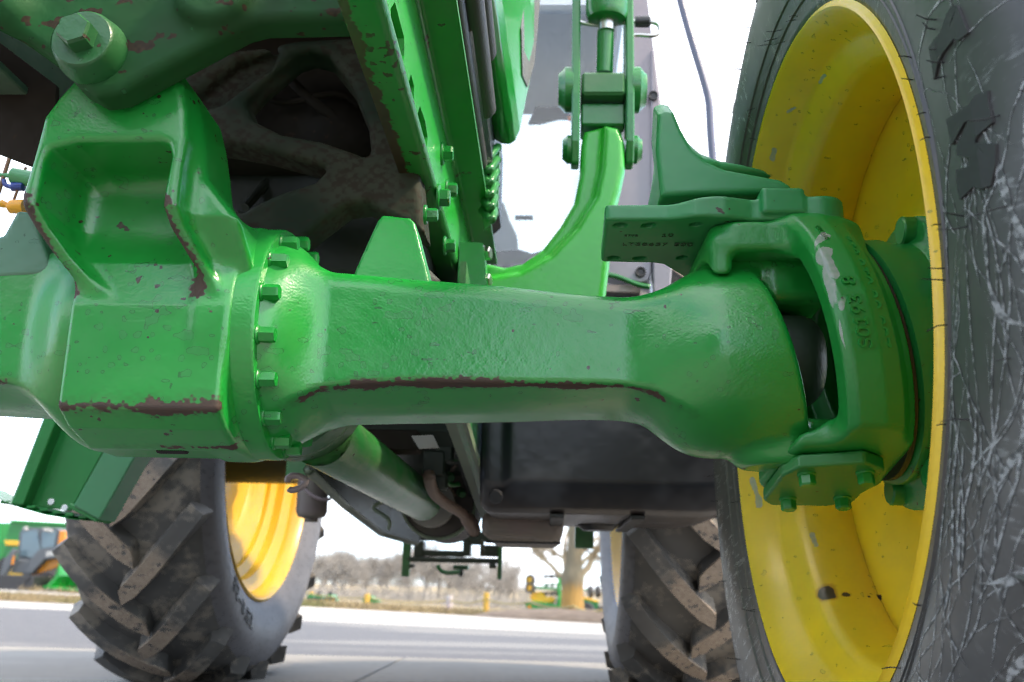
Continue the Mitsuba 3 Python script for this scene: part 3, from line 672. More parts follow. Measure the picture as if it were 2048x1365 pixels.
# truss casting under the engine
def grimy(p, n, uv):
    b = fbm(p.x*10, p.y*10, p.z*10, 4); f = fbm(p.x*120, p.y*120, p.z*120, 3)
    c = mix((.010, .020, .010), (.038, .040, .027), smoothstep(.3, .7, b))
    return mix(c, (.024, .013, .008), smoothstep(.48, .66, f*.6+.4*b)*.75)
mat('grimy_casting', grimy, .75, CAST, .002, spec=.25)
TY = 1.36
tr = XZ([(350, 150), (470, 98), (600, 78), (735, 70), (830, 250), (850, 470), (770, 430), (735, 405), (690, 410), (640, 448), (600, 480), (540, 490), (480, 450), (420, 340), (380, 260)], TY)
h1 = rounded(XZ([(486, 200), (515, 168), (585, 108), (618, 98), (656, 108), (704, 170), (735, 245), (742, 318), (700, 300), (640, 280), (560, 266), (505, 238)], TY), .01)
h2 = rounded(XZ([(400, 285), (440, 284), (530, 300), (655, 335), (630, 362), (560, 384), (515, 405), (480, 425), (430, 380)], TY), .006)
h3 = rounded(XZ([(380, 190), (470, 120), (560, 92), (540, 130), (480, 175), (440, 205), (400, 215)], TY), .006)
def f_truss(p):
    u, v = p[0], p[2]; g = np.minimum(np.minimum(poly2(u, v, h1), poly2(u, v, h2)), 9)
    d = round2(smax(poly2(u, v, tr), -g, .01), np.abs(p[1]-TY-.03)-.03, .012)
    web = round2(smax(poly2(u, v, tr)+.0, -g, .01), np.abs(p[1]-TY-.05)-.014, .008)
    thin = smax(d, -(poly2(u, v, h3)-.0), .02)
    return np.minimum(smin(thin, web, .01), 9)
cast('engine_cradle', f_truss, (tr[:, 0].min()-.02, TY-.03, tr[:, 1].min()-.02), (tr[:, 0].max()+.02, TY+.09, tr[:, 1].max()+.02), .006, 'grimy_casting', TR, 'grimy ribbed casting under the engine')
mat('dark_engine', paint((.006, .013, .007), .4, grime=.6), .6)
mat('brown_cast', paint((.018, .013, .009), .4, rust=.5, grime=.3), .8, CAST, .003, spec=.2)
cast('engine_block', lambda p: smin(rbox(p, (-.47, 2.55, 1.16), (.235, 1.0, .30), .03), np.minimum(capsule(p, (-.66, 1.60, 1.05), (-.30, 1.62, .93), .035), capsule(p, (-.6, 1.58, .9), (-.33, 1.58, 1.15), .03)), .02), (-.74, 1.50, .80), (-.2, 3.6, 1.5), .02, 'dark_engine', TR)
cast('oil_pan', lambda p: smin(rbox(p, (-.46, 1.60, 1.22), (.20, .10, .16), .04), sphere(p, (-.36, 1.52, 1.12), .06), .04), (-.70, 1.42, 1.02), (-.24, 1.74, 1.42), .009, 'brown_cast', TR)
add('radiator_shroud', box((-.48, 1.40, 1.38), (.66, .85, .12), .01), 'dark_engine', TR)
add('hose', tube(curve([W(490, 415, 1.5), W(530, 370, 1.55), W(560, 330, 1.6)], 12), .008), 'dark_engine', TR)
add('hose', tube(curve([W(470, 440, 1.45), W(500, 445, 1.47), W(525, 430, 1.55)], 12), .016), 'dark_engine', TR)
add('side_shield', plate(XZ([(-150, 60), (0, 86), (112, 170), (112, 330), (60, 330), (-150, 250)], 1.12), 1, 1.12, 1.13, .001), 'brown_cast', TR)

# ================================================================== hood side, hoses, bellows
HP = rounded(np.array([(-.150, 1.292), (-.128, 1.276), (-.110, 1.273), (-.097, 1.283), (-.088, 1.31), (-.060, 1.50), (-.045, 1.80), (-.053, 1.80), (-.069, 1.50), (-.098, 1.315), (-.106, 1.291), (-.126, 1.287), (-.146, 1.300)]), .002)
def f_hood(p):
    x, y, z = p
    d = poly2(x-(y-1.4)*.035, z, HP)
    end = (y-1.86) - .06*np.clip((z-1.28)/.5, 0, 1.2)
    return smax(np.maximum(d, .95-y), end, .006)
mat('paint_hood', paint((.006, .22, .024), .08), .16, None, coat=1.0)
HD = cast('hood_panel', f_hood, (-.19, .92, 1.255), (.0, 1.96, 1.78), .006, 'paint_hood', TR)
def mesh_grille(p, n, uv):
    a = dr.abs(dr.sin(p.y*700))*dr.abs(dr.sin(p.z*700)); return mix((.012, .012, .012), (.16, .16, .16), smoothstep(.1, .4, 1-a))
mat('grille', mesh_grille, .4)
gr = np.array([(1.62, 1.40), (1.74, 1.37), (1.84, 1.40), (1.87, 1.48), (1.88, 1.76), (1.60, 1.76)])
gm = plate(gr, 0, -.0, .003, .001); v = gm.vertices.copy(); v[:, 0] += -.079+(v[:, 1]-1.4)*.035 + np.interp(v[:, 2], [1.31, 1.5, 1.8], [-.0095, .0195, .0345]); gm = trimesh.Trimesh(v, gm.faces, process=False)
add('grille_mesh', gm, 'grille', HD, False)
mat('black_plastic', (.012, .013, .016), .35); mat('black_rubber', (.02, .02, .021), .5)
add('inner_fender', box((-.150, 1.75, 1.30), (.05, .9, .22), .02), 'black_plastic', TR)
for x, z, r, y1_ in ((-.128, 1.225, .020, 1.62), (-.150, 1.20, .016, 1.80), (-.118, 1.27, .016, 1.50)):
    add('hose', tube([(x, .9, z), (x, y1_-.01, z), (x, y1_, z)], [r, r, r*.8], 14), mat('hose_dark', paint((.03, .028, .026), .4, rust=.4), .5), TR, 40)
mat('bellows_paint', paint((.02, .19, .04), .1, dust=.1), .22, None, coat=.6)
for k in range(6):
    y = 306+25*k
    a, b, c = W(954+k*2, y-8, 1.84), W(975+k*1.5, y+10, 1.80), W(998-k*1.6, y-10, 1.84)
    add('grab_tread', tube(curve([a, (a+b)/2+np.array([0, -.004, 0]), b, (b+c)/2+np.array([0, -.004, 0]), c], 14), .0085, 10), 'bellows_paint', TR, True)
add('tread_plate', plate(XZ([(946, 288), (1000, 298), (996, 430), (968, 460)], 1.85), 1, 1.85, 1.86, .001), 'bellows_paint', TR)

# ================================================================== lift arm and its cylinder
LY = 1.95
mat('paint_arm', paint((.02, .34, .025), .10, dust=.03), .3, PEEL, .0006, coat=.5)
arm = rounded(XZ([(1168, 262), (1200, 254), (1236, 262), (1248, 290), (1248, 340), (1238, 385), (1226, 425), (1220, 500), (1208, 600), (1204, 700), (960, 700), (962, 525), (985, 528), (1010, 534), (1045, 526), (1085, 498), (1122, 450), (1148, 405), (1160, 345), (1162, 290)], LY), .004)
ridge = rounded(XZ([(1206, 256), (1236, 262), (1248, 290), (1248, 340), (1238, 385), (1226, 425), (1220, 500), (1208, 600), (1204, 700), (960, 700), (962, 560), (1040, 548), (1100, 515), (1150, 462), (1188, 400), (1200, 345), (1204, 290)], LY), .004)
def f_arm(p):
    a = round2(poly2(p[0], p[2], arm), np.abs(p[1]-LY-.05)-.05, .012)
    b = round2(poly2(p[0], p[2], ridge), np.abs(p[1]-LY-.03)-.05, .014)
    return smin(a, b, .012)
cast('lift_arm', f_arm, (arm[:, 0].min()-.01, LY-.04, .60), (arm[:, 0].max()+.02, LY+.12, arm[:, 1].max()+.02), .0055, 'paint_arm', TR, 'bright curved lift arm')
def at3(px, py, Y=LY): return W(px, py, Y)
c0, c1 = at3(1213, 44, 1.93), at3(1216, -60, 1.86)
CY = add('lift_cylinder', align(lathe([(0, 0), (.030, 0), (.043, .006), (.048, .020), (.048, .4), (0, .4)], 48), c0, (0.01, -.12, 1)), 'paint_clean', TR, 40)
add('rod', align(lathe([(0, -.022), (.0185, -.022), (.0185, .03), (0, .03)], 32), c0, (0.01, -.12, 1)), 'zinc', CY, 40)
r0, r1 = at3(1209, 148, LY), at3(1211, 62, LY-.01)
add('rod_end', tube([r0, r0*.5+r1*.5, r1], .0195, 24), 'paint_clean', CY, 40)
mat('paint_block', paint((.015, .13, .03), .2, dust=.3), .4, PEEL, .0005)
b0 = at3(1206, 200, LY)
add('clevis', box(b0+np.array([0, .015, .026]), (.098, .09, .056), .006), 'paint_block', TR)
add('clevis', box(at3(1206, 228, LY)+np.array([0, .04, .0]), (.098, .08, .054), .004), 'paint_clean', TR)
for px, dx in ((1152, -1), (1258, 1)):
    lp = XZ([(px-9, -40), (px+7, -40), (px+9, 100), (px+11, 170), (px+8, 230), (px+4, 320), (px-5, 330), (px-8, 230), (px-10, 100)], LY)
    x0 = at3(px, 100)[0]
    sd = np.array([(LY-.02, 1.80), (LY+.05, 1.80), (LY+.055, at3(px, 130)[2]), (LY+.075, at3(px, 170)[2]), (LY+.05, at3(px, 240)[2]), (LY+.045, at3(px, 325)[2]), (LY-.0, at3(px, 328)[2]), (LY-.02, at3(px, 290)[2]), (LY-.03, at3(px, 200)[2]), (LY-.03, at3(px, 150)[2])])
    add('link_plate', plate(rounded(sd, .01), 0, x0-.009, x0+.009, .003), 'paint_clean', TR)
    for py, r, h in ((172, .052, .034), (292, .032, .024)):
        q = at3(px, py)+np.array([dx*.006, .02, 0])
        add('pin', align(lathe([(0, h), (r*.7, h), (r*.8, h*.8), (r, h*.55), (r, 0), (0, 0)], 40), q, (dx, 0, 0)), 'paint_clean', TR, 35)
kn = at3(1270, 44)
add('pin_knob', align(lathe([(0, 0), (.012, 0), (.013, .01), (.013, .032), (.009, .036), (0, .036)], 24), kn, (1, 0, 0)), 'black_plastic', TR, 35)
add('pin_handle', tube(curve([at3(1150, 42), at3(1262, 44), at3(1298, 44), at3(1318, 52), at3(1316, 68), at3(1300, 72), at3(1262, 78)], 40), .0052, 10), 'zinc', TR, True)

# ================================================================== cab
CB = 2.50
mat('cab_grey', paint((.22, .22, .24), .08), .3, CAST, .0003, coat=.2)
pil = XZ([(1262, -60), (1288, -60), (1302, 60), (1318, 180), (1328, 260), (1334, 400), (1340, 470), (1340, 500), (1222, 500), (1228, 400), (1248, 200)], CB)
add('cab_pillar', plate(rounded(pil, .002), 1, CB, CB+.16, .006), 'cab_grey', TR)
pil2 = XZ([(1268, -60), (1290, -60), (1296, 60), (1299, 200), (1300, 500), (1340, 500), (1334, 400), (1328, 260), (1314, 150), (1300, 40), (1294, -60)], CB-.012)
add('pillar_cover', plate(XZ([(1302, 100), (1309, 100), (1318, 190), (1327, 260), (1333, 400), (1338, 500), (1303, 500)], CB-.012), 1, CB-.012, CB+.05, .004), 'cab_grey', TR)
for px, py in ((1306, 193), (1281, 545)):
    add('grommet', align(lathe([(0, .004), (.008, .004), (.011, .008), (.014, .008), (.015, 0), (0, 0)], 24), W(px, py, CB-.014), (0, -1, 0)), 'black_rubber', TR, 35)
add('cab_sill', plate(rounded(XZ([(1200, 505), (1303, 505), (1303, 545), (1296, 562), (1280, 566), (1200, 548)], CB-.01), .006), 1, CB-.01, CB+.06, .004), 'cab_grey', TR)
add('cab_sill', plate(rounded(XZ([(1306, 500), (1338, 500), (1344, 540), (1340, 590), (1306, 585)], CB-.02), .006), 1, CB-.02, CB+.06, .004), 'cab_grey', TR)
add('sill_trim', tube(curve([W(1200, 552, CB-.02), W(1240, 556, CB-.02), W(1265, 566, CB-.02), W(1300, 574, CB-.02)], 20), .007), 'paint_clean', TR, True)
add('sill_beam', box(W(1230, 578, CB)+np.array([0, .02, 0]), (.14, .05, .024), .003), mat('worn_steel', paint((.30, .27, .24), .3, rust=.5), .5), TR)
add('cab_floor', box((.20, 2.75, W(1260, 620, CB)[2]-.02), (.55, .5, .12), .01), 'black_plastic', TR)
scene['pane_glass'] = {'type': 'thindielectric', 'int_ior': 1.5, 'specular_transmittance': {'type': 'rgb', 'value': [.42, .50, .55]}}
add('windscreen', plate(XZ([(985, 560), (1000, 280), (1020, -60), (1262, -60), (1244, 250), (1222, 500), (1222, 560)], CB+.03), 1, CB+.03, CB+.032, .0005), 'pane_glass', TR, False) if False else None
gp = XZ([(985, 560), (1000, 280), (1020, -60), (1268, -60), (1250, 250), (1230, 500), (1230, 560)], CB+.03)
gq = np.array([(a, CB+.03+.10*(z-1.0), z) for a, z in gp]); gf = np.array([[0, k, k+1] for k in range(1, len(gq)-1)])
add('windscreen', trimesh.Trimesh(gq, gf, process=False), 'pane_glass', TR, False)
mat('sky_toned_headliner', (.50, .57, .64), .8); mat('trim_dark', (.06, .075, .08), .6); mat('trim_grey', (.20, .23, .25), .5)
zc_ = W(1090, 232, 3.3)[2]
add('sky_toned_headliner', box((-.03, 2.98, zc_+.06), (.50, .70, .10), .02), 'sky_toned_headliner', TR)  # pale blue base colour stands in for sky mirrored in the windscreen
add('dark_cutout', plate(XZ([(1056, 246), (1066, 226), (1092, 176), (1150, 204), (1160, 240), (1120, 236), (1080, 246)], 3.25), 1, 3.25, 3.27, .002), 'trim_dark', TR)  # flat dark plate behind the windscreen
add('marker_lamp', plate(XZ([(1136, 232), (1150, 232), (1150, 239), (1137, 238)], 3.2), 1, 3.2, 3.22, .001), mat('amber', (.9, .22, .01), .3), TR)
add('console', plate(rounded(XZ([(985, 400), (1008, 405), (1020, 440), (1034, 470), (1042, 540), (985, 560)], 2.9), .006), 1, 2.9, 3.0, .004), 'trim_grey', TR)
add('dashboard', plate(rounded(XZ([(980, 505), (1040, 500), (1064, 508), (1090, 500), (1110, 560), (980, 570)], 2.75), .004), 1, 2.75, 2.9, .004), 'trim_dark', TR)
add('lever', tube([W(1030, 436, 2.95), W(1066, 436, 2.95)], .008), 'trim_dark', TR)
add('mirror_arm', tube(curve([W(1352, -40, 2.4), W(1366, 20, 2.4), (W(1392, 110, 2.4)), W(1412, 178, 2.4), W(1417, 200, 2.4), W(1420, 240, 2.4), W(1424, 300, 2.4), W(1428, 380, 2.4)], 60), .0105, 14), mat('arm_grey', (.10, .11, .17), .35), TR, True)

# ================================================================== under the machine
mat('shaft_paint', paint((.010, .15, .025), .2, dust=.45, rust=.15), .24, PEEL, .0005, coat=.2)
sa, sb = W(640, 868, 1.50), W(846, 1004, 2.55)
SH = add('drive_shaft', tube([sa, sa*.7+sb*.3, sb], [.052, .052, .050], 40), 'shaft_paint', TR, True)
pin = W(560, 845, 1.40)
mat('paint_pinion', paint((.015, .10, .03), .25, dust=.35, rust=.3, grime=.1), .4, PEEL, .0006, coat=.2)
add('pinion_housing', align(lathe([(.02, .02), (.100, .02), (.110, .012), (.110, -.05), (.104, -.053), (.104, -.058), (.110, -.060), (.110, -.10), (.09, -.11), (.05, -.12)], 80), (pin[0], 1.40, .655), (0, -1, 0)), 'paint_pinion', TR, 35)
add('shackle', tube(curve([W(575, 965, 1.5), W(605, 955, 1.5), W(612, 962, 1.5), W(600, 976, 1.5), W(578, 978, 1.5)], 24), .005), mat('dull_steel', (.22, .18, .19), .5), TR, True)
mat('transmission', paint((.012, .025, .016), .5, grime=.4), .5)
add('transmission_case', join(box((-.36, 3.0, .82), (.36, 1.7, .30), .03), box((-.30, 2.2, .85), (.20, 1.2, .12), .02)), 'transmission', TR)
mat('pale_plate', paint((.09, .14, .085), .25, dust=.5, rust=.2), .5)
pl = [W(618, 940, 2.1), W(690, 1010, 2.8), W(762, 1066, 3.4), W(832, 1086, 3.7)]
def strip(pts, up, th):
    P = np.array(pts); th = np.array([th, 0, 0]); up = np.array(up)
    v = np.vstack([P, P+up, P+up+th, P+th]); n = len(P); f = []
    for k in range(n-1):
        for a, b in ((0, 1), (1, 2), (2, 3), (3, 0)):
            f += [[a*n+k, b*n+k, b*n+k+1], [a*n+k, b*n+k+1, a*n+k+1]]
    f += [[0, 2*n, n], [0, 3*n, 2*n], [n-1, 2*n-1, 3*n-1], [n-1, 3*n-1, 4*n-1]]
    m = trimesh.Trimesh(v, f, process=False); trimesh.repair.fix_normals(m); return m
add('side_rail', strip(pl, (0, 0, .30), .014), 'transmission', TR)
add('rail_edge', join(*[tube([a, b], .013, 8) for a, b in zip(pl[:-1], pl[1:])]), 'pale_plate', TR, True)
pr = [W(908, 836, 1.7), W(940, 930, 2.1), W(965, 1010, 2.6), W(998, 1088, 3.3)]
add('side_rail', strip([p+np.array([-.020, 0, 0]) for p in pr], (0, 0, .02), .040), 'pale_plate', TR)
add('side_rail', strip(pr, (0, 0, .30), .012), 'shaft_paint', TR)
# guard at the rear end of the shaft
gd = W(868, 1012, 2.75)
add('shaft_guard', align(lathe([(.050, 0), (.056, 0), (.058, .01), (.058, .05), (.066, .055), (.066, .09), (.0, .09)], 60), gd, (0, -1, 0)), mat('guard_steel', paint((.20, .20, .18), .25, rust=.2, dust=.2), .45), TR, 35)
add('guard_pan', align(lathe([(.0, -.01), (.100, 0), (.108, -.02), (.108, -.30), (.0, -.32)], 60), gd+np.array([.01, .02, .015]), (0, -1, 0)), mat('brown_pan', paint((.035, .027, .024), .3, rust=.3, dust=.25), .55), TR, 35)
add('pan_rim', align(lathe([(.103, .004), (.110, .004), (.112, -.012), (.106, -.014)], 60), gd+np.array([.01, .02, .015]), (0, -1, 0)), 'pale_plate', TR, 35)
add('data_plate', plate(XZ([(822, 872), (866, 870), (878, 896), (838, 898)], 1.9), 1, 1.9, 1.905, .0005), mat('plate_white', paint((.3, .3, .28), .2, rust=.2), .5), TR)
add('cross_member', box(W(760, 880, 1.95)+np.array([0, .03, 0]), (.16, .06, .045), .004), 'brown_cast', TR)
add('fuel_line', tube(curve([W(846, 944, 2.2), W(870, 950, 2.2), W(895, 966, 2.25), W(918, 968, 2.3)], 24), .006), 'paint_block', TR, True)
add('hydraulic_line', tube(curve([W(858, 950, 2.1), W(868, 985, 2.2), W(910, 1018, 2.4), W(948, 1062, 2.6)], 30), [.014]*24+[.019]*6), mat('line_brown', paint((.16, .11, .09), .3, dust=.3), .5), TR, True)
add('bracket_rod', tube(curve([W(780, 1000, 2.5), W(750, 1020, 2.5), W(772, 1034, 2.5), W(776, 1060, 2.5)], 20), .005), 'pale_plate', TR, True)
for px, py, s in ((870, 930, .05), (890, 905, .04), (935, 890, .05), (880, 962, .035)):
    add('valve', box(W(px, py, 2.2), (s, s, s*1.2), .004), 'transmission', TR)
# oil filter by the rear wheel
q = W(627, 958, 2.9)
FI = add('oil_filter', align(lathe([(0, 0), (.042, 0), (.046, .004), (.047, .10), (.040, .115), (.02, .12), (.02, .13), (0, .13)], 40), q, (.02, 0, -1)), mat('filter_grey', paint((.10, .09, .085), .3, dust=.5), .5), TR, 35)
add('filter_clip', tube(curve([W(606, 960, 2.85), W(616, 985, 2.85), W(650, 1000, 2.86), W(660, 998, 2.88)], 20), .005), 'dull_steel', FI, True)
add('filter_head', box(q+np.array([-.02, .02, .05]), (.12, .10, .10), .006), 'paint_block', TR)
add('rear_axle', align(lathe([(0, 0), (.15, 0), (.15, .5), (.0, .5)], 40), (-1.30, 3.76, .885), (1, 0, 0)), 'transmission', TR, 35)
add('rear_axle', align(lathe([(0, 0), (.15, 0), (.15, .55), (.0, .55)], 40), (-.05, 3.76, .885), (1, 0, 0)), 'transmission', TR, 35)
# fuel tank
def tank_mat(p, n, uv):
    b = fbm(p.x*7, p.y*7, p.z*7, 4); f = fbm(p.x*40, p.y*40, p.z*40, 2)
    c = mix((.008, .009, .014), (.065, .07, .085), smoothstep(.45, .75, b)*.8)
    low = smoothstep(.60, .53, p.z+.03*b)
    return mix(c, (.055, .042, .034), low*(.5+.5*f)*.7)
mat('tank_plastic', tank_mat, .36, CAST, .0008)
TYK = 2.10
tp = rounded(np.array([(TYK, 1.2), (TYK, .585), (TYK+.035, .530), (TYK+.07, .516), (2.75, .528), (2.75, 1.2)]), .012)
xa = W(958, 930, TYK)[0]
def f_tank(p):
    d = round2(poly2(p[1], p[2], tp), np.abs(p[0]-(xa+.34))-.34, .035)
    d = smax(d, (.515+.35*np.clip(p[0]-.34, 0, 1)) - p[2], .02)
    notch = rbox(p, (xa-.02, TYK-.02, .60), (.085, .03, .20), .02)
    return smax(d, -notch, .012)
TK = cast('fuel_tank', f_tank, (xa-.03, TYK-.04, .46), (.70, 3.0, .92), .010, 'tank_plastic', TR, 'dusty black plastic fuel tank')
add('plug', align(lathe([(0, .012), (.014, .012), (.016, .006), (.016, 0), (0, 0)], 24), W(992, 993, TYK+.0), (0, -1, -.3)), 'black_plastic', TK, 30)
mat('pale_pan', paint((.15, .13, .118), .25, dust=.4, grime=.1), .55)
cast('tank_pan', lambda p: smax(rbox(p, (-.065, 2.72, .512), (.105, .28, .036), .03), -rbox(p, (-.09, 2.47, .472), (.060, .05, .010), .008), .01), (-.2, 2.4, .42), (.1, 3.1, .55), .009, 'pale_pan', TR)
add('pan_strap', box((-.065, 2.56, .474), (.20, .03, .006), .002), 'black_rubber', TR)
add('drain_cup', align(lathe([(0, 0), (.04, 0), (.052, .012), (.055, .05), (0, .05)], 40), W(1195, 1062, 2.6), (0, 0, 1)), 'black_plastic', TR, 35)
add('link_bracket', box(W(1168, 1085, 3.2)+np.array([0, 0, .03]), (.06, .08, .10), .004), 'paint_block', TR)
# hitch frame at the rear
HY = 4.3
mat('hitch_dark', paint((.012, .030, .016), .4, grime=.4, rust=.3), .5)
def hb(x0, x1, y0, y1, Y=HY, t=.06, m='hitch_dark', name='hitch_bar'):
    a, b = W(x0, y0, Y), W(x1, y1, Y)
    add(name, box(((a[0]+b[0])/2, Y+t/2, (a[2]+b[2])/2), (abs(b[0]-a[0]), t, abs(a[2]-b[2])), .004), m, TR)
hb(806, 818, 1078, 1154, t=.03, m='paint_block'); hb(996, 1003, 1084, 1160, t=.03, m='paint_block')
hb(812, 1000, 1113, 1128); hb(828, 846, 1082, 1114, t=.10); hb(926, 940, 1082, 1112, t=.10); hb(846, 926, 1100, 1114, t=.1); hb(960, 996, 1090, 1114, t=.05)
hb(800, 1010, 1060, 1084, t=.10); hb(940, 962, 1078, 1090); hb(962, 967, 1080, 1112, Y=4.0, t=.02)
hb(816, 828, 1128, 1136, t=.03); hb(978, 992, 1128, 1138, t=.03)
add('drawbar_clevis', tube(curve([W(876, 1130, HY), W(880, 1140, HY), W(905, 1146, HY), W(920, 1144, HY)], 20), .010), 'paint_block', TR, True)
hb(906, 936, 1130, 1140, Y=4.4, t=.08, m='paint_block'); hb(918, 926, 1140, 1154, Y=4.4, t=.02)
# access step on the left of the picture
SY = 2.35
mat('step_paint', paint((.006, .17, .03), .15, dust=.06), .28, None, coat=.5)
mat('step_light', paint((.035, .20, .08), .12, dust=.1), .35, None, coat=.3)
ST_ = add('access_step', plate(XZ([(96, 812), (300, 870), (205, 905), (140, 1022), (20, 1008)], SY+.04), 1, SY+.04, SY+.052, .002), 'step_paint', TR)
add('side_flange', plate(XZ([(96, 812), (118, 828), (46, 1010), (22, 1008)], SY), 1, SY, SY+.05, .002), 'step_paint', ST_)
add('channel', plate(XZ([(210, 900), (275, 905), (198, 1040), (146, 1012)], SY-.03), 1, SY-.03, SY+.06, .003), 'step_light', ST_)
add('channel_end', plate(XZ([(140, 1006), (198, 1040), (190, 1044), (136, 1016)], SY-.02), 1, SY-.02, SY+.06, .002), 'step_paint', ST_)
tre = np.array([W(-30, 985, SY+.04), W(0, 1000, SY), W(40, 1016, SY), W(90, 1030, SY), W(150, 1040, SY), W(200, 1044, SY)])
add('tread_edge', strip(tre, (0, .07, .012), .004), 'step_paint', ST_)
for k in range(7):
    a = W(10+26*k, 1008+5*k, SY+.01); add('tooth', box(a+np.array([0, .03, .004]), (.022, .07, .008), .002), 'step_paint', ST_)
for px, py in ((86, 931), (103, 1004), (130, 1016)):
    add('daylight_disc', align(lathe([(0, 0), (.008, 0), (.008, .004), (0, .004)], 16), W(px, py, SY+.0385), (0, -1, 0)), mat('daylight_white', (.8, .82, .86), .9), ST_)  # white discs paint the daylight showing through the step, nothing is cut out
# couplings seen past the yoke, at the left edge
KY = 1.5
mat('cap_green', (.08, .30, .12), .4); mat('cap_blue', (.03, .06, .28), .35); mat('cap_yellow', (.80, .36, .01), .35); mat('cord_brown', (.22, .12, .07), .7)
add('coupler', tube([W(-10, 350, KY), W(22, 352, KY), W(26, 352, KY), W(70, 360, KY)], [.004, .004, .014, .014], 14), 'cap_green', TR, 35)
add('coupler', tube(curve([W(8, 360, KY), W(14, 372, KY), W(28, 374, KY), W(48, 374, KY)], 16), [.004]*8+[.008]*8, 12), 'cap_blue', TR, True)
add('dust_cap', tube([W(-4, 409, KY), W(4, 408, KY), W(10, 410, KY), W(14, 412, KY), W(22, 414, KY), W(50, 414, KY)], [.004, .007, .006, .004, .012, .013], 14), 'cap_yellow', TR, 40)
add('cord', tube([W(24, 300, KY), W(-4, 390, KY)], .0035, 8), 'cord_brown', TR, True)
add('cord', tube([W(52, 335, KY), W(26, 405, KY)], .0025, 8), 'cord_brown', TR, True)

# lines and fittings under the machine
for pts, r, m in (([(846, 880), (866, 905), (880, 940), (884, 980)], .006, 'black_rubber'), ([(800, 868), (840, 876), (880, 880), (906, 900)], .007, 'black_rubber'), ([(872, 900), (890, 930), (886, 960), (905, 985)], .0045, 'paint_block'), ([(902, 870), (918, 920), (930, 960), (950, 1010)], .007, 'black_rubber'),
                  ([(720, 862), (760, 872), (800, 890), (850, 925)], .005, 'dull_steel'), ([(912, 930), (900, 950), (902, 980), (925, 1010), (944, 1040)], .004, 'line_brown')):
    add('hose', tube(curve([W(x, y, 2.25+.004*(y-860)) for x, y in pts], 30), r, 10), m, TR, True)
for px, py in ((866, 905), (884, 944), (908, 912), (900, 952), (922, 985)):
    add('fitting', hexbolt(W(px, py, 2.22+.004*(py-860)), (.3, -1, -.4), .011, .022, 1.2, spin=px), 'paint_block', TR, 25)
for x0 in (.02, .20):
    add('tank_strap', box((x0, 2.40, .516), (.032, .5, .010), .002), 'black_rubber', TK)
for pts, r in (([(395, 200), (420, 240), (470, 262), (520, 275)], .007), ([(560, 120), (590, 170), (640, 215), (700, 250)], .009), ([(520, 180), (580, 205), (650, 190), (720, 215)], .006)):
    add('hose', tube(curve([W(x, y, 1.47) for x, y in pts], 30), r, 10), 'brown_cast', TR, True)

# ================================================================== the yard behind
def G(x, y):
    x, y = np.asarray(x, float), np.asarray(y, float)
    s = np.clip(.022+.037*x/np.maximum(y, 5), 0, .034)
    return -s*np.clip(y-6, 0, 90)
def PG(px, Y, dz=0.0):                                    # the point of the ground at distance Y in the direction of a picture column
    x = W(px, 1180, Y)[0]; return np.array([x, Y, float(G(x, Y))+dz])
def concrete(p, n, uv):
    b = fbm(p.x*.9, p.y*.9, 0, 4); f = fbm(p.x*40, p.y*40, 0, 2); s = smoothstep(.56, .66, fbm(p.x*3, p.y*3+4, 3, 3)); t = smoothstep(.5, .62, fbm(p.x*.7+3, p.y*5, 1, 3))
    f = mix(mi.Color3f(f), mi.Color3f(f)*.4, t).x
    c = mix((.132, .127, .118), (.185, .18, .169), b*.7+.3*f)
    return mix(c, (.14, .134, .124), s*.4)
def asphalt(p, n, uv):
    b = fbm(p.x*.22, p.y*.75, 0, 4); f = noise(p.x*60, p.y*60); w = smoothstep(.46, .60, b)
    return mix(mix((.052, .054, .062), (.072, .074, .081), f), (.122, .121, .119), w*.8)
def pale_road(p, n, uv): return mix((.20, .196, .188), (.25, .246, .237), fbm(p.x*.8, p.y*.8, 0, 4))
def drygrass(p, n, uv): return mix((.15, .12, .07), (.25, .21, .135), fbm(p.x*1.5, p.y*1.5, 0, 4))
for k, f, r in (('concrete', concrete, .8), ('asphalt', asphalt, .75), ('pale_stone', pale_road, .85), ('dry_grass', drygrass, .95)): mat(k, f, r)
def sheet(x0, x1, y0, y1, nx, ny, dz, wob=0.0):
    u, t = np.meshgrid(np.linspace(0, 1, nx), np.linspace(0, 1, ny)**1.6)
    y = y0+(y1-y0)*t; x = x0+(x1-x0)*u
    if wob: y = y + wob*(meshkit.fbm(np.stack([x*.35, y*0, y*0], -1), 3, 5)-.5)*((t < 1e-6) | (t > 1-1e-6))
    v = np.stack([x, y, G(x, y)+dz], -1).reshape(-1, 3); i, j = np.meshgrid(np.arange(ny-1), np.arange(nx-1), indexing='ij'); a = (i*nx+j).ravel()
    return trimesh.Trimesh(v, np.vstack([np.c_[a, a+1, a+nx+1], np.c_[a, a+nx+1, a+nx]]), process=False)
def struct(key, mesh, bsdf, label):
    scene[key] = mikit.ply(mesh, bsdf, smooth=30); labels[key] = {'kind': 'structure', 'label': label}
struct('ground', sheet(-700, 700, -60, 900, 120, 160, -.03), 'dry_grass', 'dry tan grass beyond the yard')
struct('asphalt_yard', sheet(-60, 60, 4.9, 11.2, 160, 30, -.006, .3), 'asphalt', 'weathered patchy grey asphalt behind the tractor')
struct('pale_road', sheet(-70, 70, 10.9, 25, 160, 30, -.012, .5), 'pale_stone', 'bright pale road strip at the far side of the yard')
struct('gravel_lot', sheet(-60, -8.5, 23.5, 60, 60, 40, -.016, 1.0), 'pale_stone', 'pale gravel lot under the loader')
slabs = []
xs = [-8.5, -4.6, -.72, 3.2, 7]; ys = [-3.0, .9, 5.05]
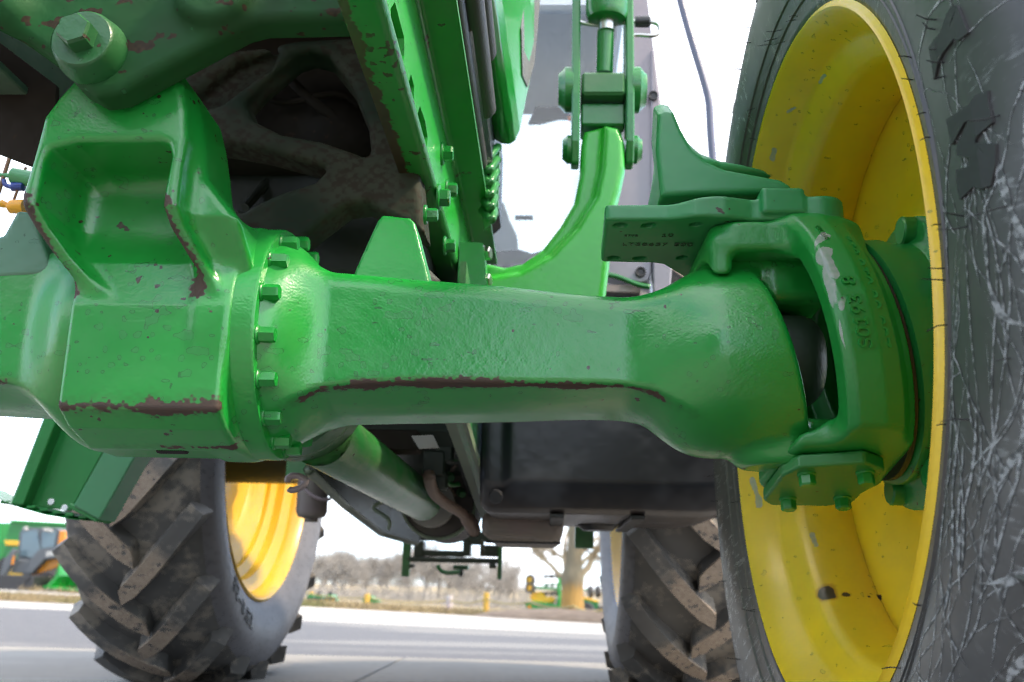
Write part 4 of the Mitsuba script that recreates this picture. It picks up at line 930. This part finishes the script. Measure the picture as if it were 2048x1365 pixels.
scene['concrete_apron'] = mikit.ply(sheet(-12, 12, -6, 5.15, 60, 40, -.022), 'asphalt', smooth=30); labels['concrete_apron'] = {'kind': 'structure', 'label': 'pale concrete apron under the tractor'}
ks = (0.06, -.05)
for i in range(len(xs)-1):
    for j in range(len(ys)-1):
        g = .006; P = [(xs[i]+g, ys[j]+g), (xs[i+1]-g, ys[j]+g), (xs[i+1]-g, ys[j+1]-g), (xs[i]+g, ys[j+1]-g)]
        add('concrete_slab', plate(np.array(P), 2, -.05, .0, .004), 'concrete', 'concrete_apron', False)
def blades(n, x0, x1, y0, y1, h, w):
    x = rng.uniform(x0, x1, n); y = rng.uniform(y0, y1, n); z = G(x, y)-.02; a = rng.uniform(0, PI, n); hh = h*rng.uniform(.5, 1.2, n); lean = rng.normal(0, .35, (n, 2))*hh[:, None]
    d = np.stack([np.cos(a), np.sin(a)], 1)*w
    v = np.stack([np.c_[x-d[:, 0], y-d[:, 1], z], np.c_[x+d[:, 0], y+d[:, 1], z], np.c_[x+lean[:, 0], y+lean[:, 1], z+hh]], 1).reshape(-1, 3)
    return trimesh.Trimesh(v, np.arange(3*n).reshape(-1, 3), process=False)
def grasscol(p, n, uv): return mix((.24, .19, .11), (.16, .16, .07), smoothstep(.45, .7, fbm(p.x*.6, p.y*.6, 0, 2)))
mat('grass_blade', grasscol, .9)
scene['grass'] = mikit.ply(join(blades(16000, -13.5, -5.5, 14.5, 18.5, .10, .012), blades(26000, -14, 10, 25.5, 34, .18, .02)), 'grass_blade'); labels['grass'] = {'kind': 'stuff', 'label': 'dry pale grass along the far edge of the yard'}
scene['grass_verge'] = mikit.ply(sheet(-13.5, -5.3, 14.4, 18.6, 40, 12, .0, .3), 'dry_grass', smooth=30); labels['grass_verge'] = {'kind': 'structure', 'label': 'strip of dry grass in front of the gravel lot'}
mo = np.array([PG(1147, 25)]) [0]
mm = trimesh.creation.icosphere(3, 1.0); v = mm.vertices*np.array([2.6, 1.6, .30]); v[:, 2] *= 1+.4*(meshkit.fbm(v*2.5, 3)-.5); v += mo
struct('mulch_mound', trimesh.Trimesh(v, mm.faces, process=False), mat('mulch', lambda p, n, uv: mix((.06, .046, .037), (.14, .115, .095), fbm(p.x*6, p.y*6, p.z*6, 3)), .95), 'brown mulch mound round the tree foot')

# ---- bare trees
def limb(P0, d, L, r, depth, out, wig=.18, kids=(3, 5), up=.25):
    n = 5 if depth > 1 else 4; P = [P0]; dd = d/np.linalg.norm(d)
    for k in range(n):
        dd = dd + rng.normal(0, wig, 3) + np.array([0, 0, up*.25]); dd /= np.linalg.norm(dd); P.append(P[-1]+dd*L/n)
    P = np.array(P); out.append((P, np.linspace(r, r*.42, n+1), depth))
    if depth == 0: return
    for k in range(rng.integers(*kids)+1):
        t = rng.uniform(.3, 1); q = P[int(t*n)]; a = rng.uniform(0, 2*PI); sp = rng.uniform(.5, 1.0)
        o = np.cross(dd, [math.cos(a), math.sin(a), .3]); o /= np.linalg.norm(o)
        limb(q, dd*math.cos(sp)+o*math.sin(sp)+np.array([0, 0, up*.4]), L*rng.uniform(.45, .68), r*(.6-.25*t), depth-1, out, wig, kids, up)
def bark(p, n, uv):
    b = fbm(p.x*3, p.y*3, p.z*1.5, 3); f = fbm(p.x*24, p.y*24, p.z*8, 3)
    return mix(mix((.22, .17, .10), (.42, .34, .22), b), (.46, .30, .08), smoothstep(-.35, -.9, p.z-1.2+b)*.0)*(.7+.6*f)
mat('bark', bark, .85)
tb_ = PG(1147, 25, -.05); out = []
thing('bare_tree', 'thick trunked bare tree with an ochre lower trunk behind the tractor', 'tree')
def yel(p, n, uv):
    f = fbm(p.x*14, p.y*14, p.z*5, 3); k = smoothstep(1.05, .70, p.z-float(tb_[2])+(f-.5)*.3)
    return mix(mix((.10, .083, .05), (.18, .155, .10), f), mix((.24, .14, .035), (.33, .20, .05), f), k)
mat('trunk_ochre', yel, .8)
tw = 25/1900*29
tk = [tb_, tb_+np.array([-.02, 0, .3]), tb_+np.array([-.03, 0, .8]), tb_+np.array([-.02, 0, 1.25]), tb_+np.array([.03, 0, 1.9]), tb_+np.array([.0, 0, 2.8]), tb_+np.array([.02, 0, 4.0])]
add('trunk', tube(curve(tk, 30), np.interp(np.linspace(0, 1, 30), [0, .06, .2, .27, .36, 1], [tw*1.05, tw*.80, tw*.72, tw*.80, tw*.55, tw*.34]), 24), 'trunk_ochre', 'bare_tree', True)
fk = tb_+np.array([0, 0, .98])
for k, (d, L, r) in enumerate((((-.8, 0, .75), 2.0, .07), ((.75, .1, .62), 2.2, .10), ((-.35, .2, .9), 1.6, .07), ((.5, -.2, .85), 1.5, .06), ((-.9, .3, .42), 2.0, .05), ((.2, .5, .9), 1.6, .06), ((.85, .3, .35), 1.6, .05))):
    out = []
    limb(fk+np.array([np.sign(d[0])*.18, 0,   .05+.13*k]), np.array(d, float), L*.72, r, 3, out, .16, (3, 5), .05)
    add('branch', join(*[tube(P, R, 8 if dp == 3 else 4) for P, R, dp in out]), 'bark', 'bare_tree', True)
far_bark = mat('far_bark', lambda p, n, uv: mix((.24, .225, .205), (.36, .34, .315), noise(p.x*.7, p.y*.7, p.z*.3)), .9)
variants = []
for k in range(6):
    out = []; H = 8.5
    limb(np.zeros(3), np.array([0, 0, 1.]), H*.62, .13, 4, out, .07, (4, 6), .35)
    m = join(*[tube(P, np.maximum(R, .016), 3) for P, R, dp in out]); variants.append(mikit.ply(m, far_bark, smooth=True))
def far_tree(key, px, Y, hpx):
    g = PG(px, Y, -.1); s = hpx*Y/1900/8.0; scene[key] = {**variants[int(rng.integers(6))], 'to_world': T().translate(g.tolist()).rotate([0, 0, 1], float(rng.uniform(0, 360))).scale([s*1.15, s*1.15, s])}
prof_x = [590, 640, 680, 720, 760, 800, 850, 900, 940, 980, 1020, 1060, 1100, 1220]; prof_h = [70, 80, 88, 78, 84, 92, 96, 86, 84, 76, 66, 44, 36, 34]
n_far = 0
def nth(k):
    ones = 'first second third fourth fifth sixth seventh eighth ninth tenth eleventh twelfth thirteenth fourteenth fifteenth sixteenth seventeenth eighteenth nineteenth'.split()
    return ones[k-1] if k < 20 else ['twentieth', 'thirtieth', 'fortieth', 'fiftieth'][k//10-2] if k % 10 == 0 else ['twenty', 'thirty', 'forty', 'fifty'][k//10-2]+'-'+ones[k % 10-1]
for px in np.sort(np.r_[np.linspace(596, 1030, 46), np.linspace(1045, 1215, 10)]+rng.normal(0, 5, 56)):
    key = 'wood_tree' if n_far == 0 else f'wood_tree_{n_far:03d}'; n_far += 1
    far_tree(key, px, rng.uniform(105, 130), np.interp(px, prof_x, prof_h)*rng.uniform(.82, 1.1))
    thing(key, f'bare grey tree of the far wood edge, {nth(n_far)} counted from the left', 'tree', 'bare trees along the edge of the far wood')
for k in range(40):
    far_tree(f'far_wood__{k+1:03d}', rng.uniform(560, 1040), rng.uniform(135, 200), np.interp(700, prof_x, prof_h)*rng.uniform(.7, .95))
labels['far_wood'] = {'kind': 'stuff', 'label': 'dense grey mass of bare trees behind the wood edge'}
scene['brush'] = mikit.ply(join(*[tube([PG(px, Y, -.05), PG(px, Y, h*.6)+rng.normal(0, .1, 3), PG(px, Y, h)+rng.normal(0, .35, 3)], [.03, .025, .012], 3) for px, Y, h in zip(rng.uniform(585, 1225, 3000), rng.uniform(95, 125, 3000), rng.uniform(.5, 1.5, 3000))]), far_bark); labels['brush'] = {'kind': 'stuff', 'label': 'low leafless brush at the foot of the far wood'}

# ---- posts and rope along the yard edge
mat('post_yellow', paint((.42, .30, .04), .15), .5); mat('post_white', paint((.38, .38, .36), .1), .5); mat('rope_fibre', (.34, .28, .13), .8)
tops = []
for k, (px, Y, m, lab, h, r) in enumerate(((735, 30, 'post_yellow', 'short yellow post left of the hitch, below the far wood', .42, .09), (900, 30, 'post_white', 'short white post between the two yellow posts', .50, .10), (973, 28, 'post_yellow', 'yellow post right of the hitch frame, nearest the big tree', .62, .085))):
    g = PG(px, Y); key = 'post' if k == 0 else f'post_{k:03d}'
    scene[key] = mikit.ply(align(lathe([(0, h), (r*.8, h), (r, h-.04), (r, -.1), (0, -.1)], 20), g, (0, 0, 1)), m, smooth=35); thing(key, lab, 'post'); tops.append(g+np.array([0, 0, h*.72]))
rp = [PG(600, 33, .40)]+tops+[PG(1060, 26, .42), PG(1147, 24.5, .36), PG(1215, 24, .34)]
rope = []
for a, b in zip(rp[:-1], rp[1:]):
    t = np.linspace(0, 1, 12)[:, None]; q = a+(b-a)*t; q[:, 2] -= .10*(1-(2*t[:, 0]-1)**2); rope.append(tube(q, .028, 6))
scene['rope'] = mikit.ply(join(*rope), 'rope_fibre', smooth=True); thing('rope', 'pale yellow rope slung low between the posts along the yard edge', 'rope')

# ---- machinery far behind
mat('m_green', paint((.004, .14, .022), .12), .35); mat('m_yellow', paint((.5, .33, .012), .1), .35); mat('m_black', (.02, .02, .022), .5); mat('m_grey', (.07, .08, .09), .45); mat('m_orange', paint((.5, .20, .01), .1), .35); mat('m_glass', (.10, .15, .18), .08); mat('m_white', (.35, .35, .34), .5); mat('m_track', paint((.15, .135, .118), .2), .8); mat('m_brightgreen', paint((.008, .24, .03), .1), .3)
def pp(name, pts, Y, dep, m, parent, b=.02):
    return add(name, plate(np.array(XZ(pts, Y)), 1, Y, Y+dep, b), m, parent, False)
def wheel(name, px, py, Y, R, wd, parent, m='m_black', hub='m_yellow', yaw=90):
    c = W(px, py, Y); ax = (math.cos(math.radians(yaw)), math.sin(math.radians(yaw)), 0)
    k = add(name, align(lathe([(R*.55, -wd/2), (R*.92, -wd/2), (R, -wd*.3), (R, wd*.3), (R*.92, wd/2), (R*.55, wd/2)], 28, True), c, ax), m, parent)
    add('hub', align(lathe([(0, -wd*.3), (R*.56, -wd*.3), (R*.56, wd*.3), (0, wd*.3)], 20), c, ax), hub, k)
LYD = 27
thing('tracked_loader', 'compact tracked loader with dark glazed cab, orange body panel and black bucket', 'loader')
L = 'tracked_loader'
pp('cab_frame', [(38, 1066), (46, 1056), (112, 1056), (122, 1062), (116, 1100), (76, 1104), (66, 1124), (34, 1122)], LYD, 1.3, 'm_grey', L)
pp('cab_glass', [(44, 1064), (74, 1060), (80, 1098), (64, 1116), (40, 1112)], LYD-.03, .025, 'm_glass', L, .004)
pp('side_window', [(84, 1064), (112, 1062), (108, 1094), (82, 1098)], LYD-.03, .025, 'm_glass', L, .004)
pp('work_lamp', [(46, 1055), (52, 1053), (53, 1060), (47, 1061)], LYD-.1, .1, 'm_white', L, .008); pp('work_lamp', [(86, 1056), (93, 1056), (93, 1063), (86, 1062)], LYD-.1, .1, 'm_white', L, .008); pp('work_lamp', [(96, 1058), (102, 1058), (102, 1065), (96, 1064)], LYD-.1, .1, 'm_white', L, .008)
pp('rear_panel', [(119, 1062), (131, 1062), (128, 1092), (114, 1096)], LYD-.05, 1.3, 'm_orange', L)
pp('lift_arm', [(66, 1112), (76, 1100), (132, 1092), (140, 1104), (136, 1114), (88, 1120), (62, 1148), (46, 1148)], LYD-.35, .3, 'm_grey', L)
pp('decal', [(92, 1104), (113, 1101), (113, 1110), (92, 1114)], LYD-.36, .008, 'm_white', L, .001)
pp('body_panel', [(62, 1144), (70, 1126), (86, 1117), (118, 1116), (117, 1134), (90, 1144), (64, 1150)], LYD-.12, 1.2, 'm_orange', L)
pp('track', [(66, 1150), (92, 1142), (117, 1134), (112, 1150), (94, 1166), (84, 1178), (68, 1176)], LYD-.10, .40, 'm_track', L)
pp('step_frame', [(20, 1146), (34, 1118), (60, 1122), (54, 1148)], LYD-.2, .8, 'm_grey', L)
wheel('sprocket', 90, 1162, LYD-.15, .20, .12, L, 'm_black', 'm_grey')
pp('lift_arm', [(0, 1150), (8, 1120), (24, 1098), (30, 1100), (22, 1130), (8, 1152)], LYD-.4, .2, 'm_grey', L)
pp('cylinder', [(22, 1128), (26, 1112), (28, 1113), (25, 1130)], LYD-.42, .05, 'm_orange', L, .004)
BK = [(-30, 1148), (62, 1152), (44, 1178), (-30, 1174)]
pp('bucket', BK, LYD-1.2, .08, 'm_black', L); pp('bucket_floor', [(-30, 1172), (44, 1176), (64, 1152), (68, 1154), (64, 1178), (44, 1180), (-30, 1177)], LYD-1.25, .9, 'm_black', L)
thing('loader_bucket', 'empty bright green bucket standing on the gravel right of the tracked loader', 'bucket')
B = 'loader_bucket'
pp('back', [(116, 1130), (154, 1134), (158, 1176), (100, 1172)], LYD-.1, .05, 'm_brightgreen', B); pp('floor', [(86, 1172), (162, 1180), (160, 1185), (86, 1177)], LYD-.9, .8, 'm_brightgreen', B)
pp('side_plate', [(92, 1172), (114, 1150), (118, 1128), (120, 1128), (118, 1152), (98, 1176)], LYD-.9, .9, 'm_brightgreen', B); pp('side_plate', [(154, 1132), (156, 1130), (163, 1182), (160, 1182)], LYD-.9, .9, 'm_brightgreen', B); pp('top_edge', [(116, 1126), (156, 1130), (156, 1134), (116, 1130)], LYD-.2, .2, 'm_brightgreen', B)
CY_ = 34
thing('grain_cart', 'long green grain cart with a yellow stripe behind the tracked loader', 'trailer')
pp('hopper', [(20, 1043), (166, 1052), (160, 1120), (10, 1118), (10, 1082)], CY_, 2.4, 'm_green', 'grain_cart'); pp('end_wall', [(-60, 1046), (18, 1046), (9, 1120), (-60, 1124)], CY_+.8, 2.0, 'm_brightgreen', 'grain_cart')
pp('top_rail', [(20, 1040), (166, 1048), (166, 1053), (20, 1045)], CY_-.1, .2, 'm_brightgreen', 'grain_cart'); pp('stripe', [(8, 1081), (37, 1082), (36, 1092), (10, 1091)], CY_-.12, .1, 'm_yellow', 'grain_cart')
wheel('wheel', 30, 1150, CY_+.5, .75, .5, 'grain_cart'); wheel('wheel', 120, 1150, CY_+.5, .75, .5, 'grain_cart')
# folded planter and a tractor beyond the tree
PY = 44
thing('planter', 'folded green field planter with a yellow tank left of the big tree', 'planter')
P_ = 'planter'
pp('tank', [(1060, 1192), (1068, 1184), (1084, 1184), (1092, 1194), (1108, 1194), (1110, 1204), (1094, 1208), (1064, 1206)], PY, .9, 'm_yellow', P_, .06)
pp('frame_beam', [(1050, 1205), (1066, 1202), (1118, 1210), (1118, 1220), (1062, 1218), (1050, 1212)], PY-.2, .3, 'm_green', P_); pp('frame_beam', [(1070, 1172), (1116, 1176), (1116, 1182), (1070, 1178)], PY-.1, .2, 'm_green', P_)
pp('mast', [(1116, 1144), (1122, 1144), (1122, 1228), (1116, 1228)], PY-.2, .2, 'm_brightgreen', P_); pp('lower_frame', [(1052, 1216), (1074, 1218), (1100, 1230), (1066, 1234), (1052, 1226)], PY-.4, .5, 'm_green', P_)
for i, (px, py) in enumerate(((1061, 1160), (1061, 1176))): wheel('gauge_wheel', px, py, PY-.4, .24, .18, P_, 'm_black', 'm_yellow', 60)
for i in range(4):
    for j in range(3):
        pp('row_unit', [(1086+12*j+3*(i % 2), 1152+17*i), (1096+12*j, 1150+17*i), (1098+12*j, 1156+17*i), (1088+12*j, 1159+17*i)], PY+.1+.2*j, .3, 'm_black' if (i+j) % 3 else 'm_grey', P_)
    pp('tool_bar', [(1084, 1150+17*i), (1136, 1148+17*i), (1136, 1151+17*i), (1084, 1153+17*i)], PY+.2, .12, 'm_black' if i % 2 == 0 else 'm_green', P_, .008)
pp('marker_lamp', [(1056, 1212), (1062, 1212), (1062, 1217), (1056, 1217)], PY-.45, .05, 'm_orange', P_, .006)
pp('opener', [(1072, 1230), (1092, 1228), (1096, 1234), (1074, 1237)], PY-.5, .2, 'm_yellow', P_)
thing('tractor_001', 'green and yellow tractor with a rounded bonnet half hidden right of the tree', 'tractor')
t2 = 'tractor_001'
pp('bonnet', [(1150, 1196), (1160, 1194), (1186, 1200), (1196, 1206), (1200, 1228), (1192, 1228), (1184, 1214), (1170, 1206), (1150, 1206)], PY-1, 1.0, 'm_green', t2); pp('bonnet_stripe', [(1150, 1192), (1162, 1192), (1198, 1202), (1197, 1206), (1160, 1197), (1150, 1197)], PY-1.02, 1.05, 'm_yellow', t2)
wheel('wheel', 1172, 1224, PY-1.3, .40, .3, t2, 'm_black', 'm_grey', 75); wheel('wheel', 1203, 1225, PY-1.3, .26, .25, t2, 'm_black', 'm_yellow', 70)
pp('front_weight', [(1194, 1226), (1214, 1226), (1214, 1236), (1196, 1236)], PY-1.3, .4, 'm_yellow', t2)
pp('boom', [(1150, 1178), (1180, 1178), (1180, 1181), (1150, 1181)], PY+.2, .1, 'm_green', t2); wheel('spare_wheel', 1181, 1184, PY+.1, .27, .16, t2, 'm_black', 'm_grey', 15); wheel('spare_wheel', 1196, 1184, PY+.1, .27, .16, t2, 'm_black', 'm_grey', 15)
# a row of small mowers and a low header at the wood edge
for k, (px, lab) in enumerate(((622, 'small green mower with a yellow seat, first in the far row'), (637, 'small green mower right of the yellow seated one'), (660, 'small green mower at the right end of the far row'))):
    key = 'mower' if k == 0 else f'mower_{k:03d}'; thing(key, lab, 'mower', 'small mowers parked by the far wood'); Y = 50
    pp('body', [(px-10, 1196), (px-6, 1190), (px+4, 1190), (px+10, 1196), (px+10, 1203), (px-10, 1203)], Y, .9, 'm_green', key)
    pp('seat', [(px-4, 1190), (px-3, 1184), (px+3, 1184), (px+2, 1190)], Y+.2, .4, 'm_yellow' if k == 0 else 'm_black', key)
    wheel('wheel', px-6, 1202, Y-.05, .16, .12, key); wheel('wheel', px+6, 1202, Y-.05, .16, .12, key)
thing('mower_deck', 'low green implement with a yellow patch behind the left yellow post', 'implement')
pp('deck', [(724, 1200), (732, 1196), (752, 1197), (758, 1203), (752, 1208), (726, 1208)], 46, .8, 'm_green', 'mower_deck'); pp('hood', [(736, 1193), (746, 1193), (747, 1198), (735, 1198)], 46.1, .5, 'm_brightgreen', 'mower_deck')

# unseen shed added behind the camera, inferred from dark reflections in the axle paint
thing('unseen_shed', 'unseen dark metal clad shed, added for the dark reflections in the axle paint', 'building')
add('wall', box((-9.6, -14, 2.9), (16.2, 6, 6.0), .03), mat('shed_clad', lambda p, n, uv: mix((.055, .060, .058), (.085, .09, .085), smoothstep(-.2, .2, dr.sin(p.x*20))), .6), 'unseen_shed', False)
add('roof', box((-9.6, -14, 6.0), (16.8, 6.8, .24), .02), 'm_grey', 'unseen_shed', False)
add('door', box((-6.5, -10.98, 1.9), (4.0, .06, 4.0), .01), 'm_white', 'unseen_shed', False); add('door', box((-13, -10.98, 1.9), (4.0, .06, 4.0), .01), 'm_white', 'unseen_shed', False)
